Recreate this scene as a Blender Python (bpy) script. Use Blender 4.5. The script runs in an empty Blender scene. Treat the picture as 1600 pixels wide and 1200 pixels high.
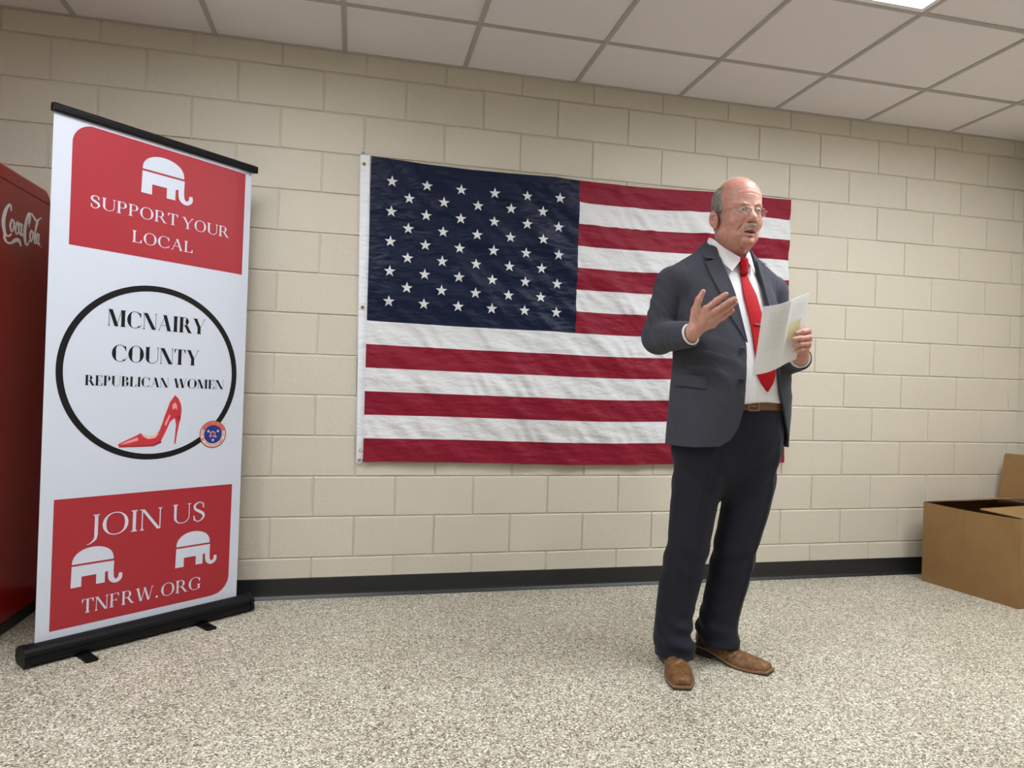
import bpy, bmesh, math, random
import numpy as np
from mathutils import Vector, Matrix
random.seed(7)
SC = bpy.context.scene
COL = SC.collection

# ------------------------------------------------------------------ camera
cam_d = bpy.data.cameras.new('camera')
cam = bpy.data.objects.new('camera', cam_d); COL.objects.link(cam); SC.camera = cam
cam_d.sensor_fit = 'HORIZONTAL'; cam_d.sensor_width = 36.0
cam_d.lens = 36.0 * 1066.23 / 1600.0
cam_d.clip_start = 0.05; cam_d.clip_end = 60
YAW, PIT, ROL = 0.225213682, 0.00238526637, 0.0280366136
fw = Vector((math.sin(YAW)*math.cos(PIT), math.cos(YAW)*math.cos(PIT), math.sin(PIT)))
r0 = Vector((math.cos(YAW), -math.sin(YAW), 0)); u0 = r0.cross(fw)
rr = r0*math.cos(ROL)+u0*math.sin(ROL); uu = u0*math.cos(ROL)-r0*math.sin(ROL)
M = Matrix((rr, uu, -fw)).transposed().to_4x4(); M.translation = Vector((0.193706647, -3.55422252, 1.08939142))
cam.matrix_world = M

# ------------------------------------------------------------------ world, exposure
w = bpy.data.worlds.new('world'); SC.world = w; w.use_nodes = True
w.node_tree.nodes['Background'].inputs[0].default_value = (0.75, 0.8, 0.9, 1)
w.node_tree.nodes['Background'].inputs[1].default_value = 0.05
SC.view_settings.view_transform = 'Standard'
SC.view_settings.look = 'None'
SC.view_settings.exposure = 0.53
SC.view_settings.gamma = 1.0
SC.view_settings.use_curve_mapping = False
LAMP = 15.0            # emission of the ceiling troffer diffusers
try:
    SC.cycles.max_bounces = 8; SC.cycles.diffuse_bounces = 5
    SC.cycles.use_denoising = True
except Exception: pass

# ------------------------------------------------------------------ helpers
def setp(o, label=None, cat=None, group=None, kind=None):
    if label: o['label'] = label
    if cat: o['category'] = cat
    if group: o['group'] = group
    if kind: o['kind'] = kind
    return o
def empty(name, loc, label, cat, rz=0.0, group=None):
    o = bpy.data.objects.new(name, None); COL.objects.link(o)
    o.location = loc; o.rotation_euler = (0, 0, rz); o.empty_display_size = 0.1
    return setp(o, label, cat, group)
def mesh_obj(name, verts, faces, mats, parent=None, midx=None, smooth=False, origin=(0, 0, 0)):
    me = bpy.data.meshes.new(name)
    if len(origin) and tuple(origin) != (0, 0, 0):
        verts = [(v[0]-origin[0], v[1]-origin[1], v[2]-origin[2]) for v in verts]
    me.from_pydata([tuple(map(float, v)) for v in verts], [], [tuple(map(int, f)) for f in faces])
    for m in (mats if isinstance(mats, (list, tuple)) else [mats]): me.materials.append(m)
    if midx is not None: me.polygons.foreach_set('material_index', midx)
    if smooth: me.polygons.foreach_set('use_smooth', [True]*len(me.polygons))
    me.update()
    o = bpy.data.objects.new(name, me); COL.objects.link(o)
    if parent is not None: o.parent = parent
    else: o.location = origin
    return o
class MB:
    """collects polygons into one mesh"""
    def __init__(s): s.v = []; s.f = []; s.m = []
    def poly(s, pts, m=0):
        b = len(s.v); s.v += [tuple(p) for p in pts]; s.f.append(list(range(b, b+len(pts)))); s.m.append(m)
    def add(s, v, f, m=0):
        b = len(s.v); s.v += [tuple(p) for p in v]; s.f += [[i+b for i in q] for q in f]; s.m += [m]*len(f)
    def box(s, lo, hi, m=0, R=None, bev=0.0):
        bm = bmesh.new(); bmesh.ops.create_cube(bm, size=1)
        for v in bm.verts: v.co = Vector([(lo[i]+hi[i])/2+v.co[i]*(hi[i]-lo[i]) for i in range(3)])
        if bev > 0: bmesh.ops.bevel(bm, geom=list(bm.edges), offset=bev, segments=2, profile=0.5, affect='EDGES')
        s.bm(bm, m, R)
    def bm(s, bm, m=0, R=None):
        bm.verts.index_update()
        v = [(R @ x.co if R else x.co.copy()) for x in bm.verts]
        s.add([tuple(x) for x in v], [[x.index for x in f.verts] for f in bm.faces], m); bm.free()
    def tube(s, pts, rad, n=8, m=0, closed=False, cap=True):
        pts = [Vector(p) for p in pts]; N = len(pts)
        rads = rad if isinstance(rad, (list, tuple)) else [rad]*N
        rings = []; prev = None
        for i, p in enumerate(pts):
            a = pts[(i-1) % N] if (closed or i > 0) else p; b = pts[(i+1) % N] if (closed or i < N-1) else p
            t = (b-a).normalized()
            if prev is None:
                ref = Vector((0, 0, 1)) if abs(t.z) < .9 else Vector((1, 0, 0)); x = t.cross(ref).normalized()
            else:
                x = (prev - t*prev.dot(t)).normalized()
            prev = x; y = t.cross(x)
            rings.append([p+(x*math.cos(2*math.pi*k/n)+y*math.sin(2*math.pi*k/n))*rads[i] for k in range(n)])
        b = len(s.v)
        for r in rings: s.v += [tuple(q) for q in r]
        for i in range(N if closed else N-1):
            j = (i+1) % N
            for k in range(n):
                l = (k+1) % n; s.f.append([b+i*n+k, b+i*n+l, b+j*n+l, b+j*n+k]); s.m.append(m)
        if cap and not closed:
            s.f.append([b+k for k in range(n)][::-1]); s.m.append(m)
            s.f.append([b+(N-1)*n+k for k in range(n)]); s.m.append(m)
    def prism(s, outline, z0, z1, m=0, R=None):
        n = len(outline)
        v = [(x, y, z0) for x, y in outline]+[(x, y, z1) for x, y in outline]
        if R: v = [tuple(R @ Vector(p)) for p in v]
        f = [list(range(n))[::-1], list(range(n, 2*n))]+[[i, (i+1) % n, n+(i+1) % n, n+i] for i in range(n)]
        s.add(v, f, m)
    def build(s, name, mats, parent=None, smooth=False, origin=(0, 0, 0)):
        return mesh_obj(name, s.v, s.f, mats, parent, s.m, smooth, origin)
def bevmod(o, wd, seg=2):
    b = o.modifiers.new('bevel', 'BEVEL'); b.width = wd; b.segments = seg; b.limit_method = 'ANGLE'; b.angle_limit = math.radians(40)
    return o

def mat(name, col=(.8, .8, .8), rough=.5, metal=0.0, spec=.5, **kw):
    m = bpy.data.materials.new(name); m.use_nodes = True
    b = m.node_tree.nodes['Principled BSDF']
    b.inputs['Base Color'].default_value = (*col, 1); b.inputs['Roughness'].default_value = rough
    b.inputs['Metallic'].default_value = metal; b.inputs['Specular IOR Level'].default_value = spec
    for k, v in kw.items(): b.inputs[k.replace('_', ' ')].default_value = v
    return m
def nt(m): return m.node_tree, m.node_tree.nodes['Principled BSDF']
def N(t, typ, **kw):
    n = t.nodes.new(typ)
    for k, v in kw.items():
        if k in n.inputs: n.inputs[k].default_value = v
        else: setattr(n, k, v)
    return n
def ramp(t, fac, stops):
    r = t.nodes.new('ShaderNodeValToRGB'); e = r.color_ramp.elements
    while len(e) < len(stops): e.new(0.5)
    for i, (p, c) in enumerate(stops): e[i].position = p; e[i].color = (*c, 1) if len(c) == 3 else c
    t.links.new(fac, r.inputs[0]); return r.outputs[0]
def coords(t, scale=(1, 1, 1), rot=(0, 0, 0), kind='Object'):
    c = t.nodes.new('ShaderNodeTexCoord'); mp = t.nodes.new('ShaderNodeMapping')
    mp.inputs['Scale'].default_value = scale; mp.inputs['Rotation'].default_value = rot
    t.links.new(c.outputs[kind], mp.inputs[0]); return mp.outputs[0]
def noise(t, vec, scale, detail=3, rough=.5):
    n = N(t, 'ShaderNodeTexNoise'); n.inputs['Scale'].default_value = scale; n.inputs['Detail'].default_value = detail
    n.inputs['Roughness'].default_value = rough
    if vec is not None: t.links.new(vec, n.inputs['Vector'])
    return n.outputs['Fac']
def bump(t, b, h, strength=.3, dist=.002, chain=None):
    n = N(t, 'ShaderNodeBump'); n.inputs['Strength'].default_value = strength; n.inputs['Distance'].default_value = dist
    t.links.new(h, n.inputs['Height'])
    if chain is not None: t.links.new(chain, n.inputs['Normal'])
    t.links.new(n.outputs[0], b.inputs['Normal']); return n.outputs[0]
def math_(t, op, a, b=None, clamp=False):
    n = t.nodes.new('ShaderNodeMath'); n.operation = op; n.use_clamp = clamp
    for i, x in enumerate((a, b)):
        if x is None: continue
        if isinstance(x, (int, float)): n.inputs[i].default_value = x
        else: t.links.new(x, n.inputs[i])
    return n.outputs[0]

# ------------------------------------------------------------------ materials of the room
def wall_mat():
    m = mat('painted_block', (.56, .505, .405), .55, spec=.35); t, b = nt(m)
    at = N(t, 'ShaderNodeAttribute', attribute_name='blk')
    sep = t.nodes.new('ShaderNodeSeparateColor'); t.links.new(at.outputs['Color'], sep.inputs[0])
    v = coords(t)
    n1 = noise(t, v, 55, 4, .6); n2 = noise(t, v, 300, 3, .6); n3 = noise(t, v, 3.0, 2)
    pit = ramp(t, n2, [(0.33, (0, 0, 0)), (0.41, (1, 1, 1))])
    # porous blocks show dark unfilled pits, each block by its own amount
    inv = math_(t, 'SUBTRACT', 1.0, pit); amt = math_(t, 'MULTIPLY', inv, sep.outputs[0])
    mix = N(t, 'ShaderNodeMix', data_type='RGBA'); t.links.new(amt, mix.inputs['Factor'])
    base = ramp(t, math_(t, 'ADD', math_(t, 'MULTIPLY', n3, .6), math_(t, 'MULTIPLY', sep.outputs[1], .4)),
                [(0.25, (.578, .530, .437)), (0.75, (.604, .553, .457))])
    t.links.new(base, mix.inputs['A']); mix.inputs['B'].default_value = (.30, .27, .22, 1)
    t.links.new(mix.outputs['Result'], b.inputs['Base Color'])
    c = bump(t, b, n1, .5, .0040)
    bump(t, b, pit, .3, .0012, c)
    return m
def floor_mat():
    m = mat('speckled_floor', (.4, .38, .33), .42, spec=.4); t, b = nt(m)
    v = coords(t)
    vo = N(t, 'ShaderNodeTexVoronoi', feature='F1'); vo.inputs['Scale'].default_value = 210; t.links.new(v, vo.inputs['Vector'])
    sp = t.nodes.new('ShaderNodeSeparateColor'); t.links.new(vo.outputs['Color'], sp.inputs[0])
    big = noise(t, v, 2.2, 3)
    fac = math_(t, 'ADD', sp.outputs[0], math_(t, 'MULTIPLY', math_(t, 'SUBTRACT', big, .5), .18))
    fac = math_(t, 'ADD', fac, math_(t, 'MULTIPLY', math_(t, 'SUBTRACT', noise(t, v, 38, 2), .5), .25))
    col = ramp(t, fac, [(0.0, (.07, .055, .04)), (0.16, (.19, .165, .12)), (0.42, (.42, .38, .29)), (0.75, (.62, .575, .455)), (1.0, (.95, .93, .84))])
    t.links.new(col, b.inputs['Base Color'])
    bump(t, b, noise(t, v, 150, 2), .12, .001)
    return m
def tile_mat():
    m = mat('ceiling_tile', (.60, .55, .51), .9, spec=.2); t, b = nt(m); v = coords(t)
    n1 = noise(t, v, 230, 4, .7); f = ramp(t, n1, [(0.3, (.55, .52, .50)), (0.40, (.77, .73, .745)), (1, (.82, .78, .79))])
    t.links.new(f, b.inputs['Base Color']); bump(t, b, n1, .35, .002)
    return m
WALL = wall_mat(); FLOOR = floor_mat(); TILE = tile_mat()
GRID = mat('grid_paint', (.44, .41, .395), .5)
COVE = mat('black_vinyl', (.012, .013, .014), .42, spec=.5)
t, b = nt(COVE); bump(t, b, noise(t, coords(t), 9, 2), .15, .004)

# ------------------------------------------------------------------ room shell
X0, X1, Y0, HC = -3.55, 4.352, -8.5, 2.743
H = 0.2032
def block_wall(name, length, half_off, place, top=HC):
    """a painted block wall in running bond: blocks with rounded arrises standing proud of the joints.
    place(u, d, z) puts wall coordinates (along, out of the wall, up) into the room"""
    rnd = random.Random(name); verts = []; faces = []; cols = []
    G = .0065; D = .0062; Bv = .0048
    def P(u, d, z): verts.append(place(u, d, z)); return len(verts)-1
    rows = int(math.ceil(top/H))
    for j in range(rows):
        z0 = j*H; z1 = min((j+1)*H, top)
        off = (0 if j % 2 == 0 else .5)*2*H + half_off
        k = math.floor((0-off)/(2*H))
        while True:
            u0 = off+k*2*H; u1 = u0+2*H; k += 1
            if u0 >= length: break
            a = max(u0, 0); c = min(u1, length)
            if c-a < .002: continue
            jit = [rnd.uniform(-.0008, .0008) for _ in range(4)]; dd = D+rnd.uniform(-.0006, .0010)
            g = G/2+rnd.uniform(-.0008, .0008)
            A, C_, E_, F_ = a+g, c-g, z0+g+rnd.uniform(-.0008, .0008), z1-g+rnd.uniform(-.0008, .0008)
            if j == rows-1: F_ = z1+.02
            # joint band around, then a rounded step up to the face
            o = [P(a, 0, z0), P(c, 0, z0), P(c, 0, z1), P(a, 0, z1)]
            # the tooled bed joint leans out downwards: a sharp edge under each block, a pale sloping ledge on top of the next
            e0 = z0+.0006+rnd.uniform(0, .0008); f0 = z1-.0012; sl = .0078+rnd.uniform(-.001, .001)
            if j == rows-1: f0 = z1+.02
            i1 = [P(A, .0002, e0), P(C_, .0002, e0), P(C_, .0004, f0), P(A, .0004, f0)]
            m1 = [P(A+.0008, dd*.80, e0+.0006), P(C_-.0008, dd*.80, e0+.0006), P(C_-.0012, dd*.55, f0-sl*.62), P(A+.0012, dd*.55, f0-sl*.62)]
            i2 = [P(A+.0036, dd+jit[0], e0+.0022), P(C_-.0036, dd+jit[1], e0+.0022), P(C_-.0036, dd+jit[2], f0-sl-.0016), P(A+.0036, dd+jit[3], f0-sl-.0016)]
            pit = rnd.random()
            hh = min(1, j/13)
            pit = (.85 if pit < .18+.5*hh*hh else (.12 if pit < .8 else .4))*rnd.uniform(.6, 1)*(.25+.75*hh)
            cc = (pit, rnd.random(), 0, 1)
            for q in ((o, i1), (i1, m1), (m1, i2)):
                for s in range(4):
                    n = (s+1) % 4; faces.append((q[0][s], q[0][n], q[1][n], q[1][s])); cols.append(cc if q[0] is not o else (0, cc[1], 0, 1))
            faces.append(tuple(i2)); cols.append(cc)
    o = mesh_obj(name, verts, faces, WALL)
    ca = o.data.color_attributes.new('blk', 'FLOAT_COLOR', 'CORNER')
    arr = []
    for p, c in zip(o.data.polygons, cols): arr += list(c)*p.loop_total
    ca.data.foreach_set('color', arr)
    setp(o, kind='structure'); return o
block_wall('wall_back', X1-X0, (0-X0) % (2*H), lambda u, d, z: (X0+u, -d, z))
block_wall('wall_right', -Y0, H, lambda u, d, z: (X1-d, -u, z))
block_wall('wall_left', -Y0, H, lambda u, d, z: (X0+d, Y0+u, z))
block_wall('wall_front', X1-X0, H*.7, lambda u, d, z: (X1-u, Y0+d, z))
mb = MB(); mb.box((X0-.15, Y0-.15, -.12), (X1+.15, .15, 0)); setp(mb.build('floor', FLOOR), kind='structure')
# baseboards: vinyl cove with a small toe
def cove(name, p0, p1, n):
    prof = [(0, .102), (.0045, .102), (.0062, .099), (.0062, .028), (.0085, .016), (.017, .006), (.020, .0015), (.020, 0), (0, 0)]
    p0, p1, n = Vector(p0), Vector(p1), Vector(n)
    v = [p+n*d+Vector((0, 0, z)) for p in (p0, p1) for d, z in prof]; k = len(prof)
    f = [[i, (i+1) % k, k+(i+1) % k, k+i] for i in range(k)]+[list(range(k)), list(range(k, 2*k))[::-1]]
    setp(mesh_obj(name, [tuple(a) for a in v], f, COVE), kind='structure')
cove('baseboard_back', (X0, -.0025, 0), (X1, -.0025, 0), (0, -1, 0))
cove('baseboard_right', (X1-.0025, 0, 0), (X1-.0025, Y0, 0), (-1, 0, 0))
cove('baseboard_left', (X0+.0025, Y0, 0), (X0+.0025, 0, 0), (1, 0, 0))
cove('baseboard_front', (X1, Y0+.0025, 0), (X0, Y0+.0025, 0), (0, 1, 0))
# suspended ceiling: lay-in tiles and a T-bar grid; lamps take whole bays
TX, TY, TS = .096, -.461, .6096
LIGHTS = [(3, 1), (-1, 1), (5, 1), (-3, 3), (3, 7), (-4, 7)]   # (column, row) of the near bay, two bays long
gx = [TX+TS*i for i in range(-6, 8)]; gy = [TY-TS*j for j in range(-0, 15)]
xs = [X0]+[x for x in gx if X0+.02 < x < X1-.02]+[X1]; ys = [0.0]+[y for y in gy if Y0+.02 < y < -.02]+[Y0]
lit = set()
for c, r in LIGHTS:
    lit.add((round(TX+TS*c, 3), round(TY-TS*r, 3))); lit.add((round(TX+TS*c, 3), round(TY-TS*(r+1), 3)))
mb = MB()
for i in range(len(xs)-1):
    for j in range(len(ys)-1):
        if (round(xs[i], 3), round(ys[j], 3)) in lit: continue
        rz = random.uniform(-.0006, .0006)
        mb.box((xs[i]+.002, ys[j+1]+.002, HC+.004+rz), (xs[i+1]-.002, ys[j]-.002, HC+.02+rz))
mb.box((X0-.1, Y0-.1, HC+.12), (X1+.1, .1, HC+.2))
for lo, hi in (((X0-.1, -.0, HC+.0), (X1+.1, .1, HC+.15)), ((X0-.1, Y0-.1, HC), (X1+.1, Y0, HC+.15)), ((X0-.1, Y0, HC), (X0, 0, HC+.15)), ((X1, Y0, HC), (X1+.1, 0, HC+.15))):
    mb.box(lo, hi)
setp(mb.build('ceiling', TILE), kind='structure')
mb = MB(); W = .012
def tbar(lo, hi): mb.box(lo, hi, 0)
for x in xs[1:-1]:
    # a bar is interrupted where it would cross a lamp's two bays (lamps are one bay wide, so only across)
    tbar((x-W, Y0, HC-.0015), (x+W, 0, HC+.0035)); tbar((x-.003, Y0, HC-.003), (x+.003, 0, HC-.0014))
for y in ys[1:-1]:
    for i in range(len(xs)-1):
        if (round(xs[i], 3), round(y, 3)) in lit and (round(xs[i], 3), round(y+TS, 3)) in lit: continue
        tbar((xs[i]+W, y-W, HC-.001), (xs[i+1]-W, y+W, HC+.0035)); tbar((xs[i]+W, y-.003, HC-.0026), (xs[i+1]-W, y+.003, HC-.0009))
for lo, hi in (((X0, -.022, HC-.003), (X1, -.004, HC+.003)), ((X0, Y0+.004, HC-.003), (X1, Y0+.022, HC+.003)),
               ((X0+.004, Y0, HC-.004), (X0+.022, 0, HC+.003)), ((X1-.022, Y0, HC-.004), (X1-.004, 0, HC+.003))): tbar(lo, hi)
setp(mb.build('trim_1', GRID), kind='structure')

# ------------------------------------------------------------------ ceiling lights
LF = mat('lamp_frame', (.8, .8, .8), .4)
LD = mat('lamp_diffuser', (.9, .92, .95), .5); t, b = nt(LD)
b.inputs['Emission Color'].default_value = (.93, .965, 1.0, 1); b.inputs['Emission Strength'].default_value = LAMP
def ceiling_light(c, r, label):
    x0 = TX+TS*c; y1 = TY-TS*r; x1 = x0+TS; y0 = y1-2*TS
    o = empty('ceiling_light', ((x0+x1)/2, (y0+y1)/2, HC), label, 'light')
    ox, oy = (x0+x1)/2, (y0+y1)/2
    f = MB(); a, c_ = TS/2-.013, TS-.013; g = .022
    for lo, hi in (((-a, -c_, -.001), (a, -c_+g, .012)), ((-a, c_-g, -.001), (a, c_, .012)), ((-a, -c_+g, -.001), (-a+g, c_-g, .012)), ((a-g, -c_+g, -.001), (a, c_-g, .012))): f.box(lo, hi)
    # the tray: sloping white sides up to the recessed diffuser
    zt_ = .070; q0 = [(-a+g, -c_+g), (a-g, -c_+g), (a-g, c_-g), (-a+g, c_-g)]; q1 = [(x*.985, y*.99) for x, y in q0]
    for i in range(4):
        j = (i+1) % 4; f.poly([(*q0[i], .0), (*q0[j], .0), (*q1[j], zt_), (*q1[i], zt_)]); f.poly([(*q0[i], .0), (*q1[i], zt_), (*q1[j], zt_), (*q0[j], .0)])
    f.box((-a, -c_, zt_+.004), (a, c_, .09))
    for lo, hi in (((-a, -c_, .012), (a, -c_+.004, .09)), ((-a, c_-.004, .012), (a, c_, .09)), ((-a, -c_, .012), (-a+.004, c_, .09)), ((a-.004, -c_, .012), (a, c_, .09))): f.box(lo, hi)
    f.build('frame', LF, o)
    d = MB(); d.box((-(a-g)*.985+.0005, -(c_-g)*.99+.0005, .066), ((a-g)*.985-.0005, (c_-g)*.99-.0005, .0735)); d.build('diffuser', LD, o)
names = ['recessed ceiling light panel at the upper right, in front of the speaker',  # only this lamp is in view; the rest are added to balance the brightness
         'added out-of-view ceiling light panel above the roll up banner',
         'added out-of-view ceiling light panel near the right wall, over the cardboard box end',
         'added out-of-view ceiling light panel along the left wall',
         'added out-of-view ceiling light panel at the far front of the room, right side',
         'added out-of-view ceiling light panel at the far front of the room, left side']
for (c, r), nm in zip(LIGHTS, names): ceiling_light(c, r, nm)

# ------------------------------------------------------------------ lettering (serif capitals built from stems, hairlines and bowls)
def ellarc(cx, cy, rx, ry, a0, a1, s, h, n=28, pw=1.6):
    """stroke along an ellipse, wide where the stroke runs upright; returns quads"""
    q = []; o = []; 
    for i in range(n+1):
        a = math.radians(a0+(a1-a0)*i/n); ca, sa = math.cos(a), math.sin(a)
        wd = h+(s-h)*abs(ca)**pw
        o.append(((cx+rx*ca, cy+ry*sa), (cx+(rx-wd)*ca, cy+(ry-max(h, wd*.45))*sa)))
    for i in range(n): q.append([o[i][0], o[i+1][0], o[i+1][1], o[i][1]])
    return q
def rect(x0, y0, x1, y1): return [(x0, y0), (x1, y0), (x1, y1), (x0, y1)]
def stroke(pts, wds):
    """centripetal-ish spline with width"""
    P = [np.array(p, float) for p in pts]; out = []; W_ = []
    for i in range(len(P)-1):
        p0 = P[max(i-1, 0)]; p1 = P[i]; p2 = P[i+1]; p3 = P[min(i+2, len(P)-1)]
        for k in range(8):
            u = k/8; out.append(.5*((2*p1)+(-p0+p2)*u+(2*p0-5*p1+4*p2-p3)*u*u+(-p0+3*p1-3*p2+p3)*u**3))
            W_.append(wds[i]+(wds[i+1]-wds[i])*u)
    out.append(P[-1]); W_.append(wds[-1]); L = []; Rr = []
    for i, p in enumerate(out):
        a = out[max(i-1, 0)]; b_ = out[min(i+1, len(out)-1)]; t_ = (b_-a)/max(np.linalg.norm(b_-a), 1e-9); nn = np.array([-t_[1], t_[0]])*W_[i]/2
        L.append(tuple(p+nn)); Rr.append(tuple(p-nn))
    return [[L[i], L[i+1], Rr[i+1], Rr[i]] for i in range(len(L)-1)]
def glyph(ch, s, h, f):
    """polygons in a cap height of 1 and the advance; s stem, h hairline, f serif overhang"""
    Q = []
    def stem(x, y0=0, y1=1, w_=None, bot=True, top=True):
        w_ = s if w_ is None else w_
        Q.append(rect(x, y0, x+w_, y1))
        if bot: Q.append(rect(x-f, y0, x+w_+f, y0+h)); Q.append([(x-f*.5, y0+h), (x+w_+f*.5, y0+h), (x+w_, y0+h*2.2), (x, y0+h*2.2)])
        if top: Q.append(rect(x-f, y1-h, x+w_+f, y1)); Q.append([(x, y1-h*2.2), (x+w_, y1-h*2.2), (x+w_+f*.5, y1-h), (x-f*.5, y1-h)])
    def slab(x, y, w_): Q.append(rect(x-f, y, x+w_+f, y+h))
    def diag(x0, y0, x1, y1, w_): Q.append([(x0, y0), (x0+w_, y0), (x1+w_, y1), (x1, y1)])
    if ch == 'I': stem(f); return Q, s+2*f
    if ch == '.':
        Q.append([(f+s*.62*(1+math.cos(a)), s*.62*(1+math.sin(a))) for a in [math.pi*k/6 for k in range(12)]]); return Q, s*1.24+2*f
    if ch in 'EFL':
        stem(f); wd = .58
        if ch in 'EF': Q.append(rect(f, 1-h, wd, 1)); Q.append([(wd, 1), (wd, .74), (wd-h*.8, .76), (wd-.09, 1-h)]); Q.append(rect(f+s, .5-h/2, wd*.78, .5+h/2)); Q.append([(wd*.78, .62), (wd*.78, .38), (wd*.78-h, .42), (wd*.78-h, .58)])
        if ch in 'EL': Q.append(rect(f, 0, wd+.04, h)); Q.append([(wd+.04, 0), (wd+.04+.02, .28), (wd+.03-h*.8, .26), (wd-.06, h)])
        return Q, wd+.08
    if ch == 'T':
        wd = .7; stem((wd-s)/2, top=False); Q.append(rect(0, 1-h, wd, 1)); Q.append([(0, 1), (-.01, .74), (h*.8, .75), (.1, 1-h)]); Q.append([(wd, 1), (wd-.1, 1-h), (wd-h*.8, .75), (wd+.01, .74)]); return Q, wd
    if ch == 'N':
        wd = .82; a = f; c = wd-f-h; stem(a, w_=h, top=False); stem(c, w_=h, bot=False); diag(c+h-s*1.12, 0, a-f*.6, 1, s*1.12); slab(a-f*.3, 1-h, s*.5); return Q, wd
    if ch == 'M':
        wd = 1.0; a = f; stem(a, w_=h, top=False); c = wd-f-s; stem(c); mx = wd*.47; diag(mx-s*.45, 0, a-f*.5, 1, s*1.05); diag(mx, 0, c, 1, h); slab(a-f*.2, 1-h, s*.5); return Q, wd
    if ch == 'A':
        wd = .86; ap = wd*.5; diag(f, 0, ap-h*.4, 1, h); diag(wd-f-s*1.05, 0, ap-s*.62, 1, s*1.05); Q.append(rect(wd*.27, .32, wd*.72, .32+h)); slab(f, 0, h); slab(wd-f-s*1.05, 0, s); return Q, wd
    if ch == 'Y':
        wd = .84; cx = wd/2; stem(cx-s/2, 0, .5, top=False); diag(cx-s/2, .42, f*.9, 1, s*1.05); diag(cx+s/2-h*1.2, .45, wd-f-h, 1, h); slab(f, 1-h, s); slab(wd-f-h, 1-h, h); return Q, wd
    if ch == 'W':
        wd = 1.22; p = [f, wd*.30, wd*.47, wd*.72, wd-f-h]; diag(p[1]-s*.5, 0, p[0], 1, s); diag(p[1], 0, p[2]+.03, 1, h); diag(p[3]-s*.5, 0, p[2]-.04, 1, s); diag(p[3], 0, p[4], 1, h); slab(f, 1-h, s); slab(p[4], 1-h, h); return Q, wd
    if ch == 'U':
        wd = .84; x0 = f; x1 = wd-f-h; stem(x0, .32, 1, bot=False); stem(x1, .32, 1, w_=h, bot=False)
        for k in range(16):
            def pt(a, inner):
                cx = (x0+x1+h)/2; rx = (x1+h-x0)/2; wl = s if math.cos(a) < 0 else h; wv = h+(wl-h)*abs(math.cos(a))**1.3
                return (cx+(rx-(wv if inner else 0))*math.cos(a), .33+(.345-(max(h, wv*.5) if inner else 0))*math.sin(a))
            a, b_ = math.pi+math.pi*k/16, math.pi+math.pi*(k+1)/16
            Q.append([pt(a, 0), pt(b_, 0), pt(b_, 1), pt(a, 1)])
        return Q, wd
    if ch == 'J':
        stem(.12, .1, 1, bot=False); Q += stroke([(.12+s/2, .12), (.10+s*.4, -.10), (-.02, -.28), (-.12, -.30)], [s, s*.8, s*.35, s*.15]); return Q, .12+s+f
    if ch in 'PRB':
        x = f; stem(x, top=(ch != 'B' or True)); wd = .62
        Q.append(rect(x+s*.5, 1-h, .34, 1)); ylo = .46 if ch != 'B' else .52
        Q.append(rect(x+s*.5, ylo, .34, ylo+h)); Q += ellarc(.34, (1+ylo)/2, wd-.34, (1-ylo)/2, -90, 90, s*1.05, h)
        if ch == 'R': diag(wd+.10-s*.55, 0, .33, ylo+h, s*1.05); slab(wd+.12-s*.4, 0, s*.7); return Q, wd+.20
        if ch == 'B': Q.append(rect(x+s*.5, 0, .36, h)); Q += ellarc(.36, .27, wd+.05-.36, .27, -90, 90, s*1.1, h); return Q, wd+.09
        return Q, wd+.03
    if ch == 'O': Q += ellarc(.45, .5, .45, .52, 0, 360, s*1.1, h, 44); return Q, .9
    if ch in 'CG':
        Q += ellarc(.45, .5, .45, .52, 48, 312, s*1.1, h, 36, 1.5)
        Q.append([(.80, .93), (.80, .64), (.80-h*.8, .64), (.66, .93)])
        if ch == 'C': Q += stroke([(.72, .06), (.78, .14), (.82, .26)], [h*1.3, h, h*.8]); return Q, .86
        Q.append(rect(.80-s, .05, .80, .42)); Q.append(rect(.80-s-f, .42-h, .80+f, .42)); return Q, .88
    if ch == 'S':
        Q += stroke([(.53, .76), (.45, .95), (.27, .99), (.10, .86), (.12, .66), (.30, .53), (.48, .40), (.54, .22), (.40, .03), (.20, 0.0), (.06, .22)],
                    [h, h*1.2, h*1.3, s*.8, s*1.0, s*1.25, s*1.15, s*.85, h*1.3, h*1.2, h]); Q.append([(.53, .96), (.55, .68), (.53-h*.8, .70), (.46, .93)]); Q.append([(.06, .04), (.13, .06), (.06+h*.8, .30), (.04, .32)]); return Q, .62
    return Q, .35
def text_polys(txt, x0, x1, y0, cap, s=.17, h=.035, f=.07, track=.10, y1=None):
    """fit the word between x0 and x1 (baseline y0; y1 lets the baseline climb)"""
    gl = []; pen = 0
    for ch in txt:
        if ch == ' ': pen += .30; continue
        q, a = glyph(ch, s, h, f); gl.append((q, pen)); pen += a+track
    pen -= track; k = (x1-x0)/pen; out = []
    for q, px in gl:
        for pl in q: out.append([(x0+(x+px)*k, y0+y*cap) for x, y in pl])
    return out
def circ(cx, cy, r, n=48): return [(cx+r*math.cos(2*math.pi*i/n), cy+r*math.sin(2*math.pi*i/n)) for i in range(n)]
def ring(cx, cy, r0_, r1_, n=96): return ellarc(cx, cy, r1_, r1_, 0, 360, r1_-r0_, r1_-r0_, n) if False else [[(cx+r*math.cos(a), cy+r*math.sin(a)) for r, a in ((r0_, a0), (r1_, a0), (r1_, a1), (r0_, a1))] for a0, a1 in [(2*math.pi*i/n, 2*math.pi*(i+1)/n) for i in range(n)]]
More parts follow.
